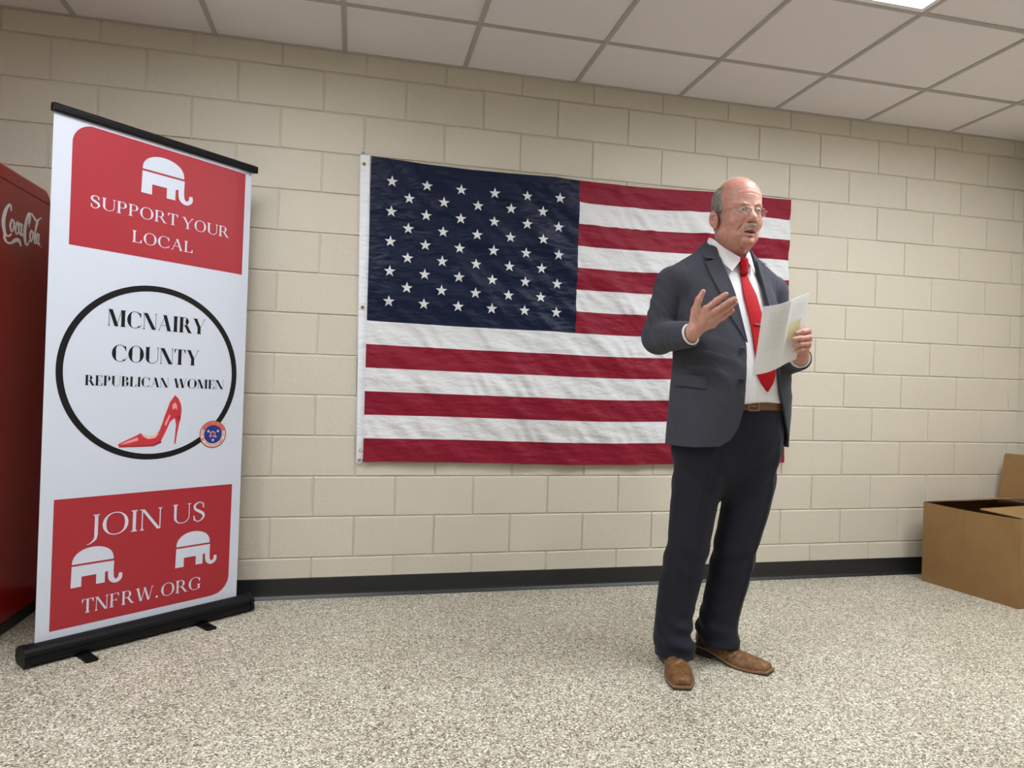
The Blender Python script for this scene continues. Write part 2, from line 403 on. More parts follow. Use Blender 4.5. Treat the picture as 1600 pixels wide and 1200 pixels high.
def star(cx, cy, r, rot=0):
    p = [(cx+(r if i % 2 == 0 else r*.382)*math.sin(rot+math.pi*i/5), cy+(r if i % 2 == 0 else r*.382)*math.cos(rot+math.pi*i/5)) for i in range(10)]
    return [[(cx, cy), p[(i-1) % 10], p[i], p[(i+1) % 10]] for i in range(0, 10, 2)]
def elephant(x, y, sx, sy, seam=.032):
    """the party elephant: domed back, a seam across, square legs and a hooked trunk; unit box 0..1 wide, 0..1 high"""
    T = lambda P: [(x+a*sx, y+b_*sy) for a, b_ in P]; out = []
    dome = [(0, .60)]+[(.42-.42*math.cos(a), .60+.40*math.sin(a)**.85) for a in [math.pi/2*k/8 for k in range(1, 9)]]+[(.42+.43*math.sin(a), .60+.40*math.cos(a)**.8) for a in [math.pi/2*k/9 for k in range(1, 9)]]+[(.85, .60)]
    out.append(T(dome))
    yb = .60-seam*1.6
    out.append(T([(0, yb), (-.01, 0), (.20, 0), (.20, yb)])); out.append(T([(.20, yb), (.20, .26), (.50, .26), (.50, yb)]))
    out.append(T([(.50, yb), (.50, .0), (.68, .0), (.68, yb)])); out.append(T([(.68, yb), (.68, .27), (.74, .30), (.86, yb)]))
    out += [T(q) for q in stroke([(.80, yb), (.80, .26), (.82, .07), (.91, -.01), (1.0, .06), (1.01, .19)], [.13, .12, .12, .10, .09, .07])]
    return out

# ------------------------------------------------------------------ roll-up banner
BW = mat('banner_white', (.60, .64, .735), .45, spec=.4)
BR_ = mat('banner_red', (.37, .016, .028), .40, spec=.5)
BK = mat('banner_black', (.006, .006, .007), .5, spec=.25)
SR = mat('shoe_red', (.52, .03, .045), .35); SRL = mat('shoe_shine', (.80, .30, .32), .35); SRD = mat('shoe_shade', (.28, .012, .025), .35)
SBG = mat('shoe_lining', (.72, .46, .34), .45)
SNB = mat('seal_blue', (.012, .025, .20), .4); SOR = mat('seal_orange', (.72, .16, .10), .4); SPK = mat('seal_pale', (.80, .62, .60), .4); SDR = mat('seal_dark', (.22, .05, .05), .4)
BLK = mat('black_aluminium', (.004, .004, .005), .5, spec=.2)
AL = mat('grey_plastic', (.18, .18, .19), .4)
BA = Vector((-.946, -.675, 0)); BD = Vector((.63, .49, 0)).normalized(); BN = Vector((BD.y, -BD.x, 0))
ban = empty('roll_up_banner', (BA.x+BD.x*.4, BA.y+BD.y*.4, 0), 'tall white and red roll up banner with a black circle and a red high heel', 'banner')
def ploc(p): return tuple(Vector(p)-ban.location)
def bp(u, z, off=0.0):
    zz = z*(1-(u-.4)*.0138)
    lean = .02*(zz-.075)
    curl = -.010*max(0, (u-.70)/.1)**2*max(0, min(1, (zz-.3)/1.5))
    P = BA+BD*(.002+(u-.004)*(1.0))+BN*(lean+off+curl)+Vector((0, 0, zz)); return ploc(P)
mb = MB(); LAY = [0]
nu, nz = 20, 40
fr = [[bp(.0+.797*i/nu, .060+(2.055-.060)*j/nz) for i in range(nu+1)] for j in range(nz+1)]
bk = [[bp(.0+.797*i/nu, .060+(2.055-.060)*j/nz, -.0006) for i in range(nu+1)] for j in range(nz+1)]
for j in range(nz):
    for i in range(nu):
        mb.poly([fr[j][i], fr[j][i+1], fr[j+1][i+1], fr[j+1][i]], 0); mb.poly([bk[j][i], bk[j+1][i], bk[j+1][i+1], bk[j][i+1]], 0)
def printp(polys, m, lay=None):
    for P in polys:
        LAY[0] += 1; off = (.0005 if lay is None else lay)+LAY[0]*1.5e-7
        # cut wide shapes into strips so they follow the sheet's curl
        mb.poly([bp(x, y, off) for x, y in P], m)
def rowfill(xl, xr, y0, y1, m, lay, n=24, nx=20):
    """panel whose left and right edges are functions of height"""
    for j in range(n):
        a, c = y0+(y1-y0)*j/n, y0+(y1-y0)*(j+1)/n
        for i in range(nx):
            u0, u1 = i/nx, (i+1)/nx
            P = [(xl(a)+(xr(a)-xl(a))*u0, a), (xl(a)+(xr(a)-xl(a))*u1, a), (xl(c)+(xr(c)-xl(c))*u1, c), (xl(c)+(xr(c)-xl(c))*u0, c)]
            printp([P], m, lay)
def corner(y, yc, r, top=True):
    d = (y-yc) if top else (yc-y)
    if d <= 0: return 0
    return r-math.sqrt(max(0, r*r-min(d, r)**2))
# panels with one rounded corner each
rowfill(lambda y: .064+corner(y, 1.955, .08), lambda y: .764, 1.570, 1.955, 1, .0003, 12)
rowfill(lambda y: .064+corner(y, 1.955, .08), lambda y: .764, 1.955, 2.033, 1, .0003, 16)
rowfill(lambda y: .046, lambda y: .755-corner(y, .187, .08, False), .107, .187, 1, .0003, 16)
rowfill(lambda y: .046, lambda y: .755, .187, .606, 1, .0003, 12)
K1 = dict(s=.135, h=.045, f=.06)
printp(elephant(.317, 1.832, .198, .162), 0)
printp(text_polys('SUPPORT', .131, .465, 1.727, .047, **K1), 0); printp(text_polys('YOUR', .484, .692, 1.724, .047, **K1), 0)
printp(text_polys('LOCAL', .288, .534, 1.625, .047, **K1), 0)
K2 = dict(s=.21, h=.028, f=.05, track=.07)
printp(ring(.396, 1.100, .3365, .3605), 2)
printp(text_polys('MCNAIRY', .209, .602, 1.279, .066, **K2), 2); printp(text_polys('COUNTY', .228, .579, 1.140, .066, **K2), 2)
printp(text_polys('REPUBLICAN', .136, .452, 1.041, .040, **K2), 2); printp(text_polys('WOMEN', .474, .695, 1.041, .040, **K2), 2)
# stiletto shoe
def sh(P): return [(.262+a*.250, .797+b_*.213) for a, b_ in P]
def strip(top, bot, m):
    for i in range(len(top)-1): printp([sh([top[i], top[i+1], bot[i+1], bot[i]])], m)
strip([(.0, .045), (.12, .12), (.27, .20), (.34, .25), (.44, .19), (.56, .19), (.64, .28), (.69, .45), (.74, .65), (.80, .86), (.88, 1.0)],
      [(.02, .0), (.14, 0), (.3, 0), (.42, 0), (.54, 0), (.62, .03), (.68, .10), (.75, .28), (.81, .46), (.90, .56), (.97, .56)], 3)
strip([(.88, 1.0), (.94, .93), (.985, .82), (1.0, .70)], [(.84, .50), (.90, .55), (.95, .5), (.985, .48)], 3)
strip([(.885, .56), (.915, .40), (.905, .20), (.895, .02)], [(.99, .60), (.965, .40), (.935, .20), (.918, .02)], 3)
strip([(.35, .235), (.45, .185), (.57, .21), (.64, .32), (.70, .52), (.745, .68)], [(.40, .17), (.47, .13), (.575, .15), (.62, .21), (.66, .38), (.73, .64)], 6)
strip([(.05, .05), (.16, .11), (.30, .17)], [(.05, .038), (.18, .07), (.31, .11)], 4)
strip([(.84, .80), (.88, .86), (.92, .80)], [(.85, .70), (.89, .74), (.92, .70)], 4)
strip([(.72, .42), (.80, .62)], [(.745, .38), (.815, .58)], 4)
strip([(.02, .012), (.3, .012), (.55, .012), (.67, .09)], [(.02, -.012), (.3, -.014), (.56, -.014), (.69, .06)], 5)
# round seal
sx, sy, sr = .655, .838, .058
printp([circ(sx, sy, sr+.003)], 10, .0010); printp([circ(sx, sy, sr)], 8, .0011)
for i in range(40):
    a0, a1 = 2*math.pi*i/40, 2*math.pi*(i+1)/40; pale = abs(math.sin((a0+a1)/2+.1)) < .35
    if pale or 200 < math.degrees(a0) < 345: printp([[(sx+r*math.cos(a), sy+r*math.sin(a)) for r, a in ((.040, a0), (.056, a0), (.056, a1), (.040, a1))]], 9, .0012)
printp([circ(sx, sy, .0415)], 7, .0013)
for a, c in ((-.022, .014), (.022, .014), (0, -.026)): printp(star(sx+a, sy+c, .0085), 0, .0014)
printp(elephant(sx-.0145, sy-.013, .030, .026, .05), 0, .00145); printp(elephant(sx-.0115, sy-.009, .024, .019, .06), 1, .0015)
def arc_text(txt, a_start, a_end, r, cap, flip, m):
    n = len(txt)
    for i, ch in enumerate(txt):
        if ch == ' ': continue
        a = math.radians(a_start+(a_end-a_start)*(i+.5)/n); q, adv = glyph(ch, .2, .08, .05)
        for P in q:
            o = []
            for x, y in P:
                lx = (x-adv/2)*cap*.85; ly = (y-.5)*cap
                if flip: ly = -ly; lx = -lx
                o.append((sx+(r+ly)*math.cos(a)+lx*math.sin(a), sy+(r+ly)*math.sin(a)-lx*math.cos(a)))
            printp([o], m, .0016)
arc_text('TENNESSEE FEDERATION', 192, -12, .0485, .0095, False, 10)
arc_text('OF REPUBLICAN WOMEN', 205, 335, .0485, .0085, True, 10)
# bottom panel
printp(text_polys('JOIN', .176, .447, .446, .088, s=.115, h=.04, f=.055), 0); printp(text_polys('US', .492, .634, .455, .083, s=.115, h=.04, f=.055), 0)
printp(elephant(.114, .258, .175, .150), 0); printp(elephant(.512, .262, .173, .150), 0)
printp(text_polys('TNFRW.', .154, .446, .151, .055, **K1), 0); printp(text_polys('ORG', .455, .626, .151, .054, **K1), 0)
mb.build('banner_panel', [BW, BR_, BK, SR, SRL, SRD, SBG, SNB, SOR, SPK, SDR], ban)
# aluminium rails and base
RB = Matrix.Translation(BA-Vector(ban.location)) @ Matrix(((BD.x, -BN.x, 0), (BD.y, -BN.y, 0), (0, 0, 1))).to_4x4()   # local: x along, y away from the viewer
mb = MB()
prof = [(-.013+.0, 2.047), (-.017, 2.053), (-.017, 2.072), (-.011, 2.078), (.007, 2.078), (.013, 2.070), (.013, 2.052), (.007, 2.047)]
def extr(mb, prof, x0, x1, zs=lambda x, z: z, yo=lambda z: 0, m=0):
    n = len(prof); v = []
    for x in (x0, x1): v += [tuple(RB @ Vector((x, y+yo(z), zs(x, z)))) for y, z in prof]
    mb.add(v, [[i, (i+1) % n, n+(i+1) % n, n+i] for i in range(n)]+[list(range(n))[::-1], list(range(n, 2*n))], m)
zs = lambda x, z: z*(1-(x-.4)*.0138); yo = lambda z: -.02*(z-.075)
extr(mb, prof, -.004, .806, zs, yo); extr(mb, [(-.0185, 2.0605), (-.0185, 2.0625), (-.0165, 2.0625), (-.0165, 2.0605)], -.004, .806, zs, yo)
mb.build('top_rail', BLK, ban)
mb = MB(); extr(mb, [(-.016, 2.045), (-.016, 2.075), (.011, 2.078), (.012, 2.05)], -.009, -.0045, zs, yo, 0); mb.build('end_cap', BLK, ban)
mb = MB(); extr(mb, [(-.016, 2.045), (-.016, 2.075), (.011, 2.078), (.012, 2.05)], .8065, .811, zs, yo, 0); mb.build('end_cap', BLK, ban)
# housing: rounded body, ribbed face, open slot for the sheet
hp = [(-.042, .012), (-.048, .022), (-.049, .034), (-.045, .036), (-.046, .048), (-.049, .050), (-.046, .062), (-.036, .072), (-.014, .078), (-.004, .079), (.006, .076), (.030, .070), (.050, .050), (.054, .030), (.048, .014), (.036, .008), (-.034, .008)]
mb = MB(); extr(mb, hp, -.030, .842); mb.build('base', BLK, ban)
for xa, xb in ((-.046, -.0302), (.8422, .858)):
    mb = MB(); extr(mb, [(y*1.10+.0, z*1.06-.003) for y, z in hp], xa, xb)
    o = mb.build('end_cap', BLK, ban)
for fx in (.150, .615):
    mb = MB(); L0, L1, hw = -.135, .10, .023
    ol = [(fx-hw, .10), (fx-hw, L0+.012)]+[(fx-hw+.012-.012*math.cos(a), L0+.012-.012*math.sin(a)) for a in [math.pi/2*k/5 for k in range(1, 6)]]+[(fx+hw-.012+.012*math.sin(a), L0+.012-.012*math.cos(a)) for a in [math.pi/2*k/5 for k in range(1, 6)]]+[(fx+hw, .10)]
    mb.prism(ol[::-1], .0, .0065, 0, RB); mb.build('foot', BLK, ban)
mb = MB(); mb.tube([RB @ Vector((.40, .03, .07)), RB @ Vector((.40, .01, 1.0)), RB @ Vector((.40, -.022, 2.05))], .007, 10); mb.build('support_pole', AL, ban, True)

# ------------------------------------------------------------------ drinks cooler with the script lettering
CR = mat('cooler_red', (.26, .004, .003), .26, spec=.28); t, b = nt(CR); bump(t, b, noise(t, coords(t), 3, 2), .10, .01)
CW = mat('cooler_lettering', (.80, .74, .75), .4); CBK = mat('cooler_black', (.012, .012, .012), .5)
CGl = mat('cooler_glass', (.03, .035, .04), .08)
cx0, cx1, cy0, cy1 = -1.93, -1.19, -.86, -.028
coo = empty('drinks_cooler', ((cx0+cx1)/2, (cy0+cy1)/2, 0), 'red drinks cooler with white script lettering on its side, left of the banner', 'drinks cooler')
ol_ = coo.location
mb = MB()
def sect(z, inset, r):
    """rounded plan outline"""
    P = []; a, b_, c, d = cx0+inset, cx1-inset, cy0+inset, cy1-inset
    for (px, py, s0) in ((b_-r, d-r, 0), (a+r, d-r, 90), (a+r, c+r, 180), (b_-r, c+r, 270)):
        for k in range(7):
            an = math.radians(s0+15*k); P.append((px+r*math.cos(an)-ol_.x, py+r*math.sin(an)-ol_.y, z))
    return P
def loft(mb, rings, m=0):
    n = len(rings[0]); v = [p for r in rings for p in r]
    f = [[i*n+k, i*n+(k+1) % n, (i+1)*n+(k+1) % n, (i+1)*n+k] for i in range(len(rings)-1) for k in range(n)]
    mb.add(v, f+[list(range(n))[::-1], list(range((len(rings)-1)*n, len(rings)*n))], m)
# side silhouette is rounded towards the wall at the top: use y-dependent height
loft(mb, [sect(.06, .004, .012), sect(.062, 0, .012), sect(1.8525, 0, .012), sect(1.8535, .003, .012)])
o = mb.build('cabinet', CR, coo)
mb = MB()
def hood(yz, x0, x1, bev):
    """hood: outline in (y, z), extruded along x with softened rims"""
    n = len(yz); rings = []
    cyy = sum(p[0] for p in yz)/n; czz = sum(p[1] for p in yz)/n
    for x, ins in ((x0, bev), (x0+bev*.3, bev*.3), (x0+bev, 0), (x1-bev, 0), (x1-bev*.3, bev*.3), (x1, bev)):
        R_ = []
        for y, z in yz:
            yy = y-ins if y > cyy else y+ins; zz = max(yz[0][1], z-ins) if z > yz[0][1]+.001 else z
            R_.append((x-ol_.x, yy-ol_.y, zz))
        rings.append(R_)
    loft(mb, rings)
ht = 1.913; rad = .062
yz = [(cy0, 1.855)]+[(cy0+rad-rad*math.cos(a), ht-rad*.9+rad*.9*math.sin(a)) for a in [math.pi/2*k/8 for k in range(0, 9)]]+[(cy1-rad+rad*math.sin(a), ht-rad*.9+rad*.9*math.cos(a)) for a in [math.pi/2*k/8 for k in range(0, 9)]]+[(cy1, 1.855)]
hood(yz, cx0, cx1+.002, .012)
o = mb.build('hood', CR, coo, smooth=False)
for sy_ in (-.20, -.345, -.60, -.78):
    mb = MB(); mb.tube([(cx1+.0005-ol_.x, sy_-ol_.y, 1.873), (cx1+.0035-ol_.x, sy_-ol_.y, 1.873)], .0042, 10); mb.build('screw', CBK, coo)
mb = MB(); mb.box((cx0+.03-ol_.x, cy0+.03-ol_.y, 0), (cx1-.012-ol_.x, cy1-.012-ol_.y, .06)); mb.build('plinth', CBK, coo)
mb = MB(); mb.box((cx0+.02-ol_.x, cy0-.04-ol_.y, .10), (cx1-.02-ol_.x, cy0-.001-ol_.y, 1.84), bev=.006); dr = mb.build('door', CBK, coo)
mb = MB(); mb.box((cx0+.08-ol_.x, cy0-.043-ol_.y, .16), (cx1-.08-ol_.x, cy0-.0405-ol_.y, 1.78)); mb.build('glass_pane', CGl, dr)
mb = MB(); mb.tube([(cx1-.05-ol_.x, cy0-.041-ol_.y, .8), (cx1-.05-ol_.x, cy0-.075-ol_.y, .83), (cx1-.05-ol_.x, cy0-.075-ol_.y, 1.17), (cx1-.05-ol_.x, cy0-.041-ol_.y, 1.2)], .008, 8); mb.build('handle', AL, dr, True)
# script lettering, unit box: x 0..1 along the wordmark, y up
_stroke = stroke
def stroke(p, w_): return _stroke(p, [a*1.32+.003 for a in w_])
S = []
S += stroke([(.215, .80), (.20, .93), (.15, .90), (.08, .70), (.05, .45), (.085, .22), (.16, .17), (.24, .26)], [.018, .03, .035, .055, .062, .05, .028, .02])
S += stroke([(.075, .22), (.09, .08), (.15, .01), (.24, .04), (.33, .14), (.41, .17), (.47, .04)], [.02, .05, .035, .03, .06, .075, .008])
def oo(cx, cy, rx, ry): return stroke([(cx+rx*.5, cy+ry), (cx-rx*.3, cy+ry*.85), (cx-rx, cy-.1*ry), (cx-rx*.3, cy-ry), (cx+rx*.6, cy-ry*.5), (cx+rx, cy+ry*.3), (cx+rx*.4, cy+ry)], [.018, .03, .036, .022, .026, .03, .018])
S += oo(.245, .46, .042, .155); S += stroke([(.285, .60), (.31, .55), (.335, .55)], [.018, .014, .012])
S += stroke([(.385, .52), (.375, .62), (.34, .52), (.325, .38), (.35, .30), (.395, .38)], [.02, .022, .03, .034, .024, .014])
S += oo(.435, .47, .036, .145); S += stroke([(.475, .62), (.462, .42), (.475, .31), (.505, .38)], [.03, .03, .022, .012])
S += [rect(.515, .56, .545, .60)]
S += stroke([(.655, .70), (.68, .88), (.645, .97), (.60, .86), (.56, .62), (.545, .36), (.575, .17), (.63, .16), (.67, .30)], [.016, .02, .028, .035, .052, .056, .044, .028, .018])
S += stroke([(.66, .62), (.635, .72), (.65, .90), (.70, .98), (.77, .92), (.84, .86), (.90, .94), (.97, 1.02)], [.012, .016, .02, .03, .045, .036, .022, .008])
S += oo(.715, .42, .038, .15); S += stroke([(.75, .56), (.775, .50)], [.014, .012])
S += stroke([(.80, .50), (.85, .72), (.875, .86), (.855, .90), (.825, .74), (.80, .45), (.80, .27), (.835, .30)], [.012, .014, .016, .018, .028, .034, .028, .012])
S += oo(.875, .42, .034, .14); S += stroke([(.912, .56), (.90, .38), (.915, .26), (.945, .34)], [.03, .03, .022, .012])
S += [circ(.975, .25, .012, 12)]
stroke = _stroke
mb = MB(); LY0, LY1, LZ0, LZ1 = -.472, -.112, 1.607, 1.775
for i, P in enumerate(S):
    mb.poly([(cx1+.0006+i*2e-6-ol_.x, LY0+(LY1-LY0)*x-ol_.y, LZ0+(LZ1-LZ0)*y) for x, y in P], 0)
mb.build('lettering', CW, coo)

# ------------------------------------------------------------------ flag
def cloth_mat(name, col, rough, sheen=.2):
    m = mat(name, col, rough, spec=.22); t, b = nt(m)
    b.inputs['Sheen Weight'].default_value = sheen*.3
    v = coords(t, (2.2, 1, 5.0), (0, .55, 0)); n = noise(t, v, 6, 2, .5)
    v2 = coords(t, (1, 1, 1)); n2 = noise(t, v2, 900, 1)
    c = bump(t, b, n, .6, .018); bump(t, b, n2, .15, .0004, c)
    return m
FB = cloth_mat('flag_blue', (.0022, .0068, .030), .45); FR = cloth_mat('flag_red', (.215, .005, .022), .55); FW = cloth_mat('flag_white', (.66, .665, .68), .55)
HB = cloth_mat('header_canvas', (.78, .80, .85), .7); BRS = mat('brass', (.55, .42, .22), .3, 1.0); CLR = mat('clear_plastic', (.75, .75, .75), .25)
FX0, FX1, FZ0, FZ1 = .240, 2.640, .690, 2.232
flag = empty('american_flag', (FX0, -.012, FZ0), 'large American flag with white stars and red stripes hung flat on the block wall', 'flag')
fo = Vector(flag.location)
rs = np.random.RandomState(3)
waves = [(rs.uniform(.0, 2*math.pi), a, k, th) for a, k, th in
         [(.0038, 9, 1.45), (.0042, 17, 1.2), (.0031, 31, .9), (.0024, 47, .75), (.0032, 23, .6), (.0014, 83, .8), (.0019, 61, 1.35), (.003, 5, .1)]]
SH = (FZ1-FZ0)/13
def flag_pt(u, v, off=0.0):
    """u 0..1 across, v 0..1 up"""
    x = FX0+(FX1-FX0)*u; 
    top = -.010*abs(math.sin(math.pi*u*2.5))-.014*math.sin(math.pi*u); bot = -.006+.004*math.sin(u*9)-.010*math.sin(math.pi*u)
    z = FZ0+(FZ1-FZ0)*v+top*v+bot*(1-v)
    x += .012*(v-.5)*u
    d = 0
    for ph, a, k, th in waves: d += a*math.sin(k*((x*math.cos(th)+z*math.sin(th)))+ph+1.3*math.sin(3*x+2*z+ph))
    # diagonal puckers along the lower seam of every pale stripe
    sf = (v*13) % 1; si = int(min(12, v*13))
    if si % 2 == 1 and not (u < .46 and v > 6/13): d += .0068*math.exp(-sf*1.3)*math.sin(72*(x+.75*z)+2.2*math.sin(7*x)+1.3*math.sin(23*x))*(.6+.4*math.sin(5*x+si))
    if u < .46 and v > 6/13:
        for zc, am, sl in ((.13, .008, .02), (.36, .007, -.05), (.52, .008, .03), (.60, .006, -.12), (.70, .006, .10), (.86, .007, -.04), (.97, .007, -.02)):
            q = (v-6/13)/(7/13)-zc-sl*(u/.46)+.01*math.sin(14*u); d += am*math.exp(-(q/.013)**2)*(.6+.4*math.sin(9*u+20*zc))
    d *= min(1, .25+u*12)*min(1, .35+(1-v)*12)
    return (x-fo.x, -(.024+max(d, -.010)+off+.010*(1-v)+.006*math.sin(math.pi*u)*(1-v)*1.5)-fo.y, z-fo.z)
mb = MB(); NU, NS = 230, 9
rows = 13*NS; grid = [[None]*(NU+1) for _ in range(rows+1)]
for j in range(rows+1):
    for i in range(NU+1): grid[j][i] = len(mb.v); mb.v.append(flag_pt(i/NU, j/rows))
CU = .461; kc = int(round(CU*NU))
fields = MB(); canton = MB(); fields.v = list(mb.v); canton.v = list(mb.v)
for j in range(rows):
    s_ = j//NS
    for i in range(NU):
        q = [grid[j][i], grid[j][i+1], grid[j+1][i+1], grid[j+1][i]]
        if s_ >= 6 and i < kc: canton.f.append(q); canton.m.append(0)
        else: fields.f.append(q); fields.m.append(0 if s_ % 2 == 0 else 1)
def compact(m_):
    used = sorted({i for f in m_.f for i in f}); mp = {a: k for k, a in enumerate(used)}
    m_.v = [m_.v[i] for i in used]; m_.f = [[mp[i] for i in f] for f in m_.f]
compact(fields); compact(canton)
FSM = cloth_mat('stitching', (.50, .50, .54), .6)
fields.build('stripes', [FR, FW], flag, True)
for r_ in range(9):
    n = 6 if r_ % 2 == 0 else 5
    for c_ in range(n):
        uu_ = (FX0+.106+(c_+(0 if n == 6 else .5))*.1775-FX0)/(FX1-FX0); vv = 1-(.115+r_*.0765)/(FZ1-FZ0)
        R_ = .0305
        P = [(uu_+(R_ if k % 2 == 0 else R_*.40)*math.sin(math.pi*k/5)/(FX1-FX0), vv+(R_ if k % 2 == 0 else R_*.40)*math.cos(math.pi*k/5)/(FZ1-FZ0)) for k in range(10)]
        b0 = len(canton.v); canton.v.append(flag_pt(uu_, vv, .0050)); 
        for p in P: canton.v.append(flag_pt(p[0], p[1], .0040))
        for k in range(10): canton.f.append([b0, b0+1+(k+1) % 10, b0+1+k]); canton.m.append(1)
canton.build('canton', [FB, FW], flag, True)
mb = MB(); n = 40
for i in range(n):
    def hb(v, u, o): 
        xl = .184+(.208-.184)*(1-v); xr = .234+(.258-.234)*(1-v)
        return (xl+(xr-xl)*u-fo.x, -(.016+o+.002*math.sin(v*22)+.001*math.sin(v*51))-fo.y, .697+(2.236-.697)*v-fo.z)
    for k in range(4):
        mb.poly([hb(i/n, k/4, .002), hb(i/n, (k+1)/4, .002), hb((i+1)/n, (k+1)/4, .002), hb((i+1)/n, k/4, .002)])
        mb.poly([hb(i/n, k/4, -.001), hb((i+1)/n, k/4, -.001), hb((i+1)/n, (k+1)/4, -.001), hb(i/n, (k+1)/4, -.001)])
    mb.poly([hb(i/n, 0, .002), hb((i+1)/n, 0, .002), hb((i+1)/n, 0, -.001), hb(i/n, 0, -.001)]); mb.poly([hb(i/n, 1, .002), hb(i/n, 1, -.001), hb((i+1)/n, 1, -.001), hb((i+1)/n, 1, .002)])
for p in (.03, .97): 
    for i in range(n): mb.poly([hb(i/n, p, .0024), hb(i/n, p+.02, .0024), hb((i+1)/n, p+.02, .0024), hb((i+1)/n, p, .0024)], 1)
mb.build('header_band', [HB, FSM], flag)
for gx_, gz_ in ((.205, 2.189), (.217, 1.465), (.227, .740)):
    mb = MB(); mb.tube([(gx_+.0075*math.cos(a)-fo.x, -.0195-fo.y, gz_+.0075*math.sin(a)-fo.z) for a in [2*math.pi*k/18 for k in range(18)]], .0026, 8, 0, True)
    mb.prism(circ(0, 0, .0055, 16), 0, .0006, 1, Matrix.Translation((gx_-fo.x, -.0187-fo.y, gz_-fo.z)) @ Matrix.Rotation(math.pi/2, 4, 'X'))
    mb.build('grommet', [BRS, mat('eyelet_hole', (.10, .08, .05), .6)], flag, True)
for hx, hz, s_ in ((.202, 2.238, 1), (.222, .695, -1)):
    mb = MB(); mb.tube([(hx-.012-fo.x, -.016-fo.y, hz-fo.z), (hx-.012-fo.x, -.016-fo.y, hz+.012*s_-fo.z), (hx-.007-fo.x, -.016-fo.y, hz+.019*s_-fo.z), (hx+.007-fo.x, -.016-fo.y, hz+.019*s_-fo.z), (hx+.012-fo.x, -.016-fo.y, hz+.012*s_-fo.z), (hx+.012-fo.x, -.016-fo.y, hz-fo.z)], .0026, 8); mb.build('ring', CLR, flag, True)
# the cord that ties the top eyelet to its hook
mb = MB(); mb.tube([(.205-.005-fo.x, -.022-fo.y, 2.194-fo.z), (.205+.001-fo.x, -.024-fo.y, 2.187-fo.z), (.205+.005-fo.x, -.022-fo.y, 2.183-fo.z)], .002, 6); mb.build('tie', mat('rust_cord', (.25, .09, .05), .7), flag, True)

# ------------------------------------------------------------------ cardboard box
def card_mat(name, a, c):
    m = mat(name, a, .8, spec=.2); t, b = nt(m); v = coords(t); 
    n1 = noise(t, v, 7, 4); fib = noise(t, coords(t, (160, 160, 4)), 1, 3)
    f = ramp(t, math_(t, 'ADD', math_(t, 'MULTIPLY', n1, .7), math_(t, 'MULTIPLY', fib, .3)), [(.3, a), (.7, c)])
    t.links.new(f, b.inputs['Base Color']); bump(t, b, fib, .12, .001, bump(t, b, n1, .25, .006))
    return m
CB = card_mat('corrugated_card', (.25, .142, .056), (.30, .182, .076)); CBE = mat('card_edge', (.25, .165, .09), .85)
bx = empty('cardboard_box', (3.82, -.42, 0), 'large open brown cardboard box standing on the floor in the right corner', 'box')
bo = Vector(bx.location)
A_ = Vector((3.502, -.150, 0)); B_ = Vector((3.583, -.690, 0)); ex = (B_-A_).normalized(); ey = Vector((-ex.y, ex.x, 0))  # ey points to +x side
if ey.x < 0: ey = -ey
LB = (B_-A_).length; WB = .66; HB_ = .468; TH = .005
Cc, Dd = B_+ey*WB, A_+ey*WB
def P3(p, z): return tuple(Vector((p.x, p.y, z))-bo)
mb = MB()
ins = lambda p, a, c: p+ex*a+ey*c
o4 = [A_, B_, Cc, Dd]; i4 = [ins(A_, TH, TH), ins(B_, -TH, TH), ins(Cc, -TH, -TH), ins(Dd, TH, -TH)]
tops = [HB_, HB_-.0, HB_, HB_-.005]
NZ = 10
def bulge(k, u, z): # the panels bow out a little
    return .007*math.sin(math.pi*u)*math.sin(math.pi*z/HB_)
for k in range(4):
    a, c = o4[k], o4[(k+1) % 4]; ai, ci = i4[k], i4[(k+1) % 4]; nrm = Vector(((c-a).y, -(c-a).x, 0)).normalized()
    if nrm.dot((A_+Cc)/2-a) > 0: nrm = -nrm
    for s_ in range(12):
        for z_ in range(NZ):
            def q(u, w, inn=False):
                z = HB_*w; p = (ai if inn else a).lerp(ci if inn else c, u)+nrm*bulge(k, u, z); return P3(p, z-.006*math.sin(math.pi*u)*(w == 1)*(1 if k % 2 == 0 else .3))
            u0, u1, w0, w1 = s_/12, (s_+1)/12, z_/NZ, (z_+1)/NZ
            mb.poly([q(u0, w0), q(u1, w0), q(u1, w1), q(u0, w1)], 0); mb.poly([q(u0, w0, 1), q(u0, w1, 1), q(u1, w1, 1), q(u1, w0, 1)], 0)
            if z_ == NZ-1: mb.poly([q(u0, 1), q(u1, 1), q(u1, 1, 1), q(u0, 1, 1)], 1)
mb.poly([P3(p, 0) for p in o4][::-1]); mb.poly([P3(p, .006) for p in i4])
mb.build('box_body', [CB, CBE], bx)
def flap(a, c, up, length, th=.005, taper=.012, rnd=.02):
    """flap hinged on a-c, opening along the vector up; outer corners rounded"""
    a, c, up = Vector(a), Vector(c), Vector(up).normalized(); e = (c-a).normalized(); nn = e.cross(up).normalized()
    L = (c-a).length; ol = [(0, 0), (L, 0), (L-taper, length-rnd)]
    ol += [(L-taper-rnd+rnd*math.cos(x), length-rnd+rnd*math.sin(x)) for x in [math.pi/2*k/4 for k in range(1, 5)]]
    ol += [(taper+rnd-rnd*math.sin(x), length-rnd+rnd*math.cos(x)) for x in [math.pi/2*k/4 for k in range(1, 5)]]+[(taper, length-rnd)]
    v = [tuple(a+e*x+up*y+nn*s_*th/2-bo) for s_ in (-1, 1) for x, y in ol]; n = len(ol)
    mb = MB(); mb.add(v, [list(range(n))[::-1], list(range(n, 2*n))], 0); mb.add(v, [[i, (i+1) % n, n+(i+1) % n, n+i] for i in range(n)], 1)
    return mb.build('flap', [CB, CBE], bx)
zt = lambda p, z: Vector((p.x, p.y, z))
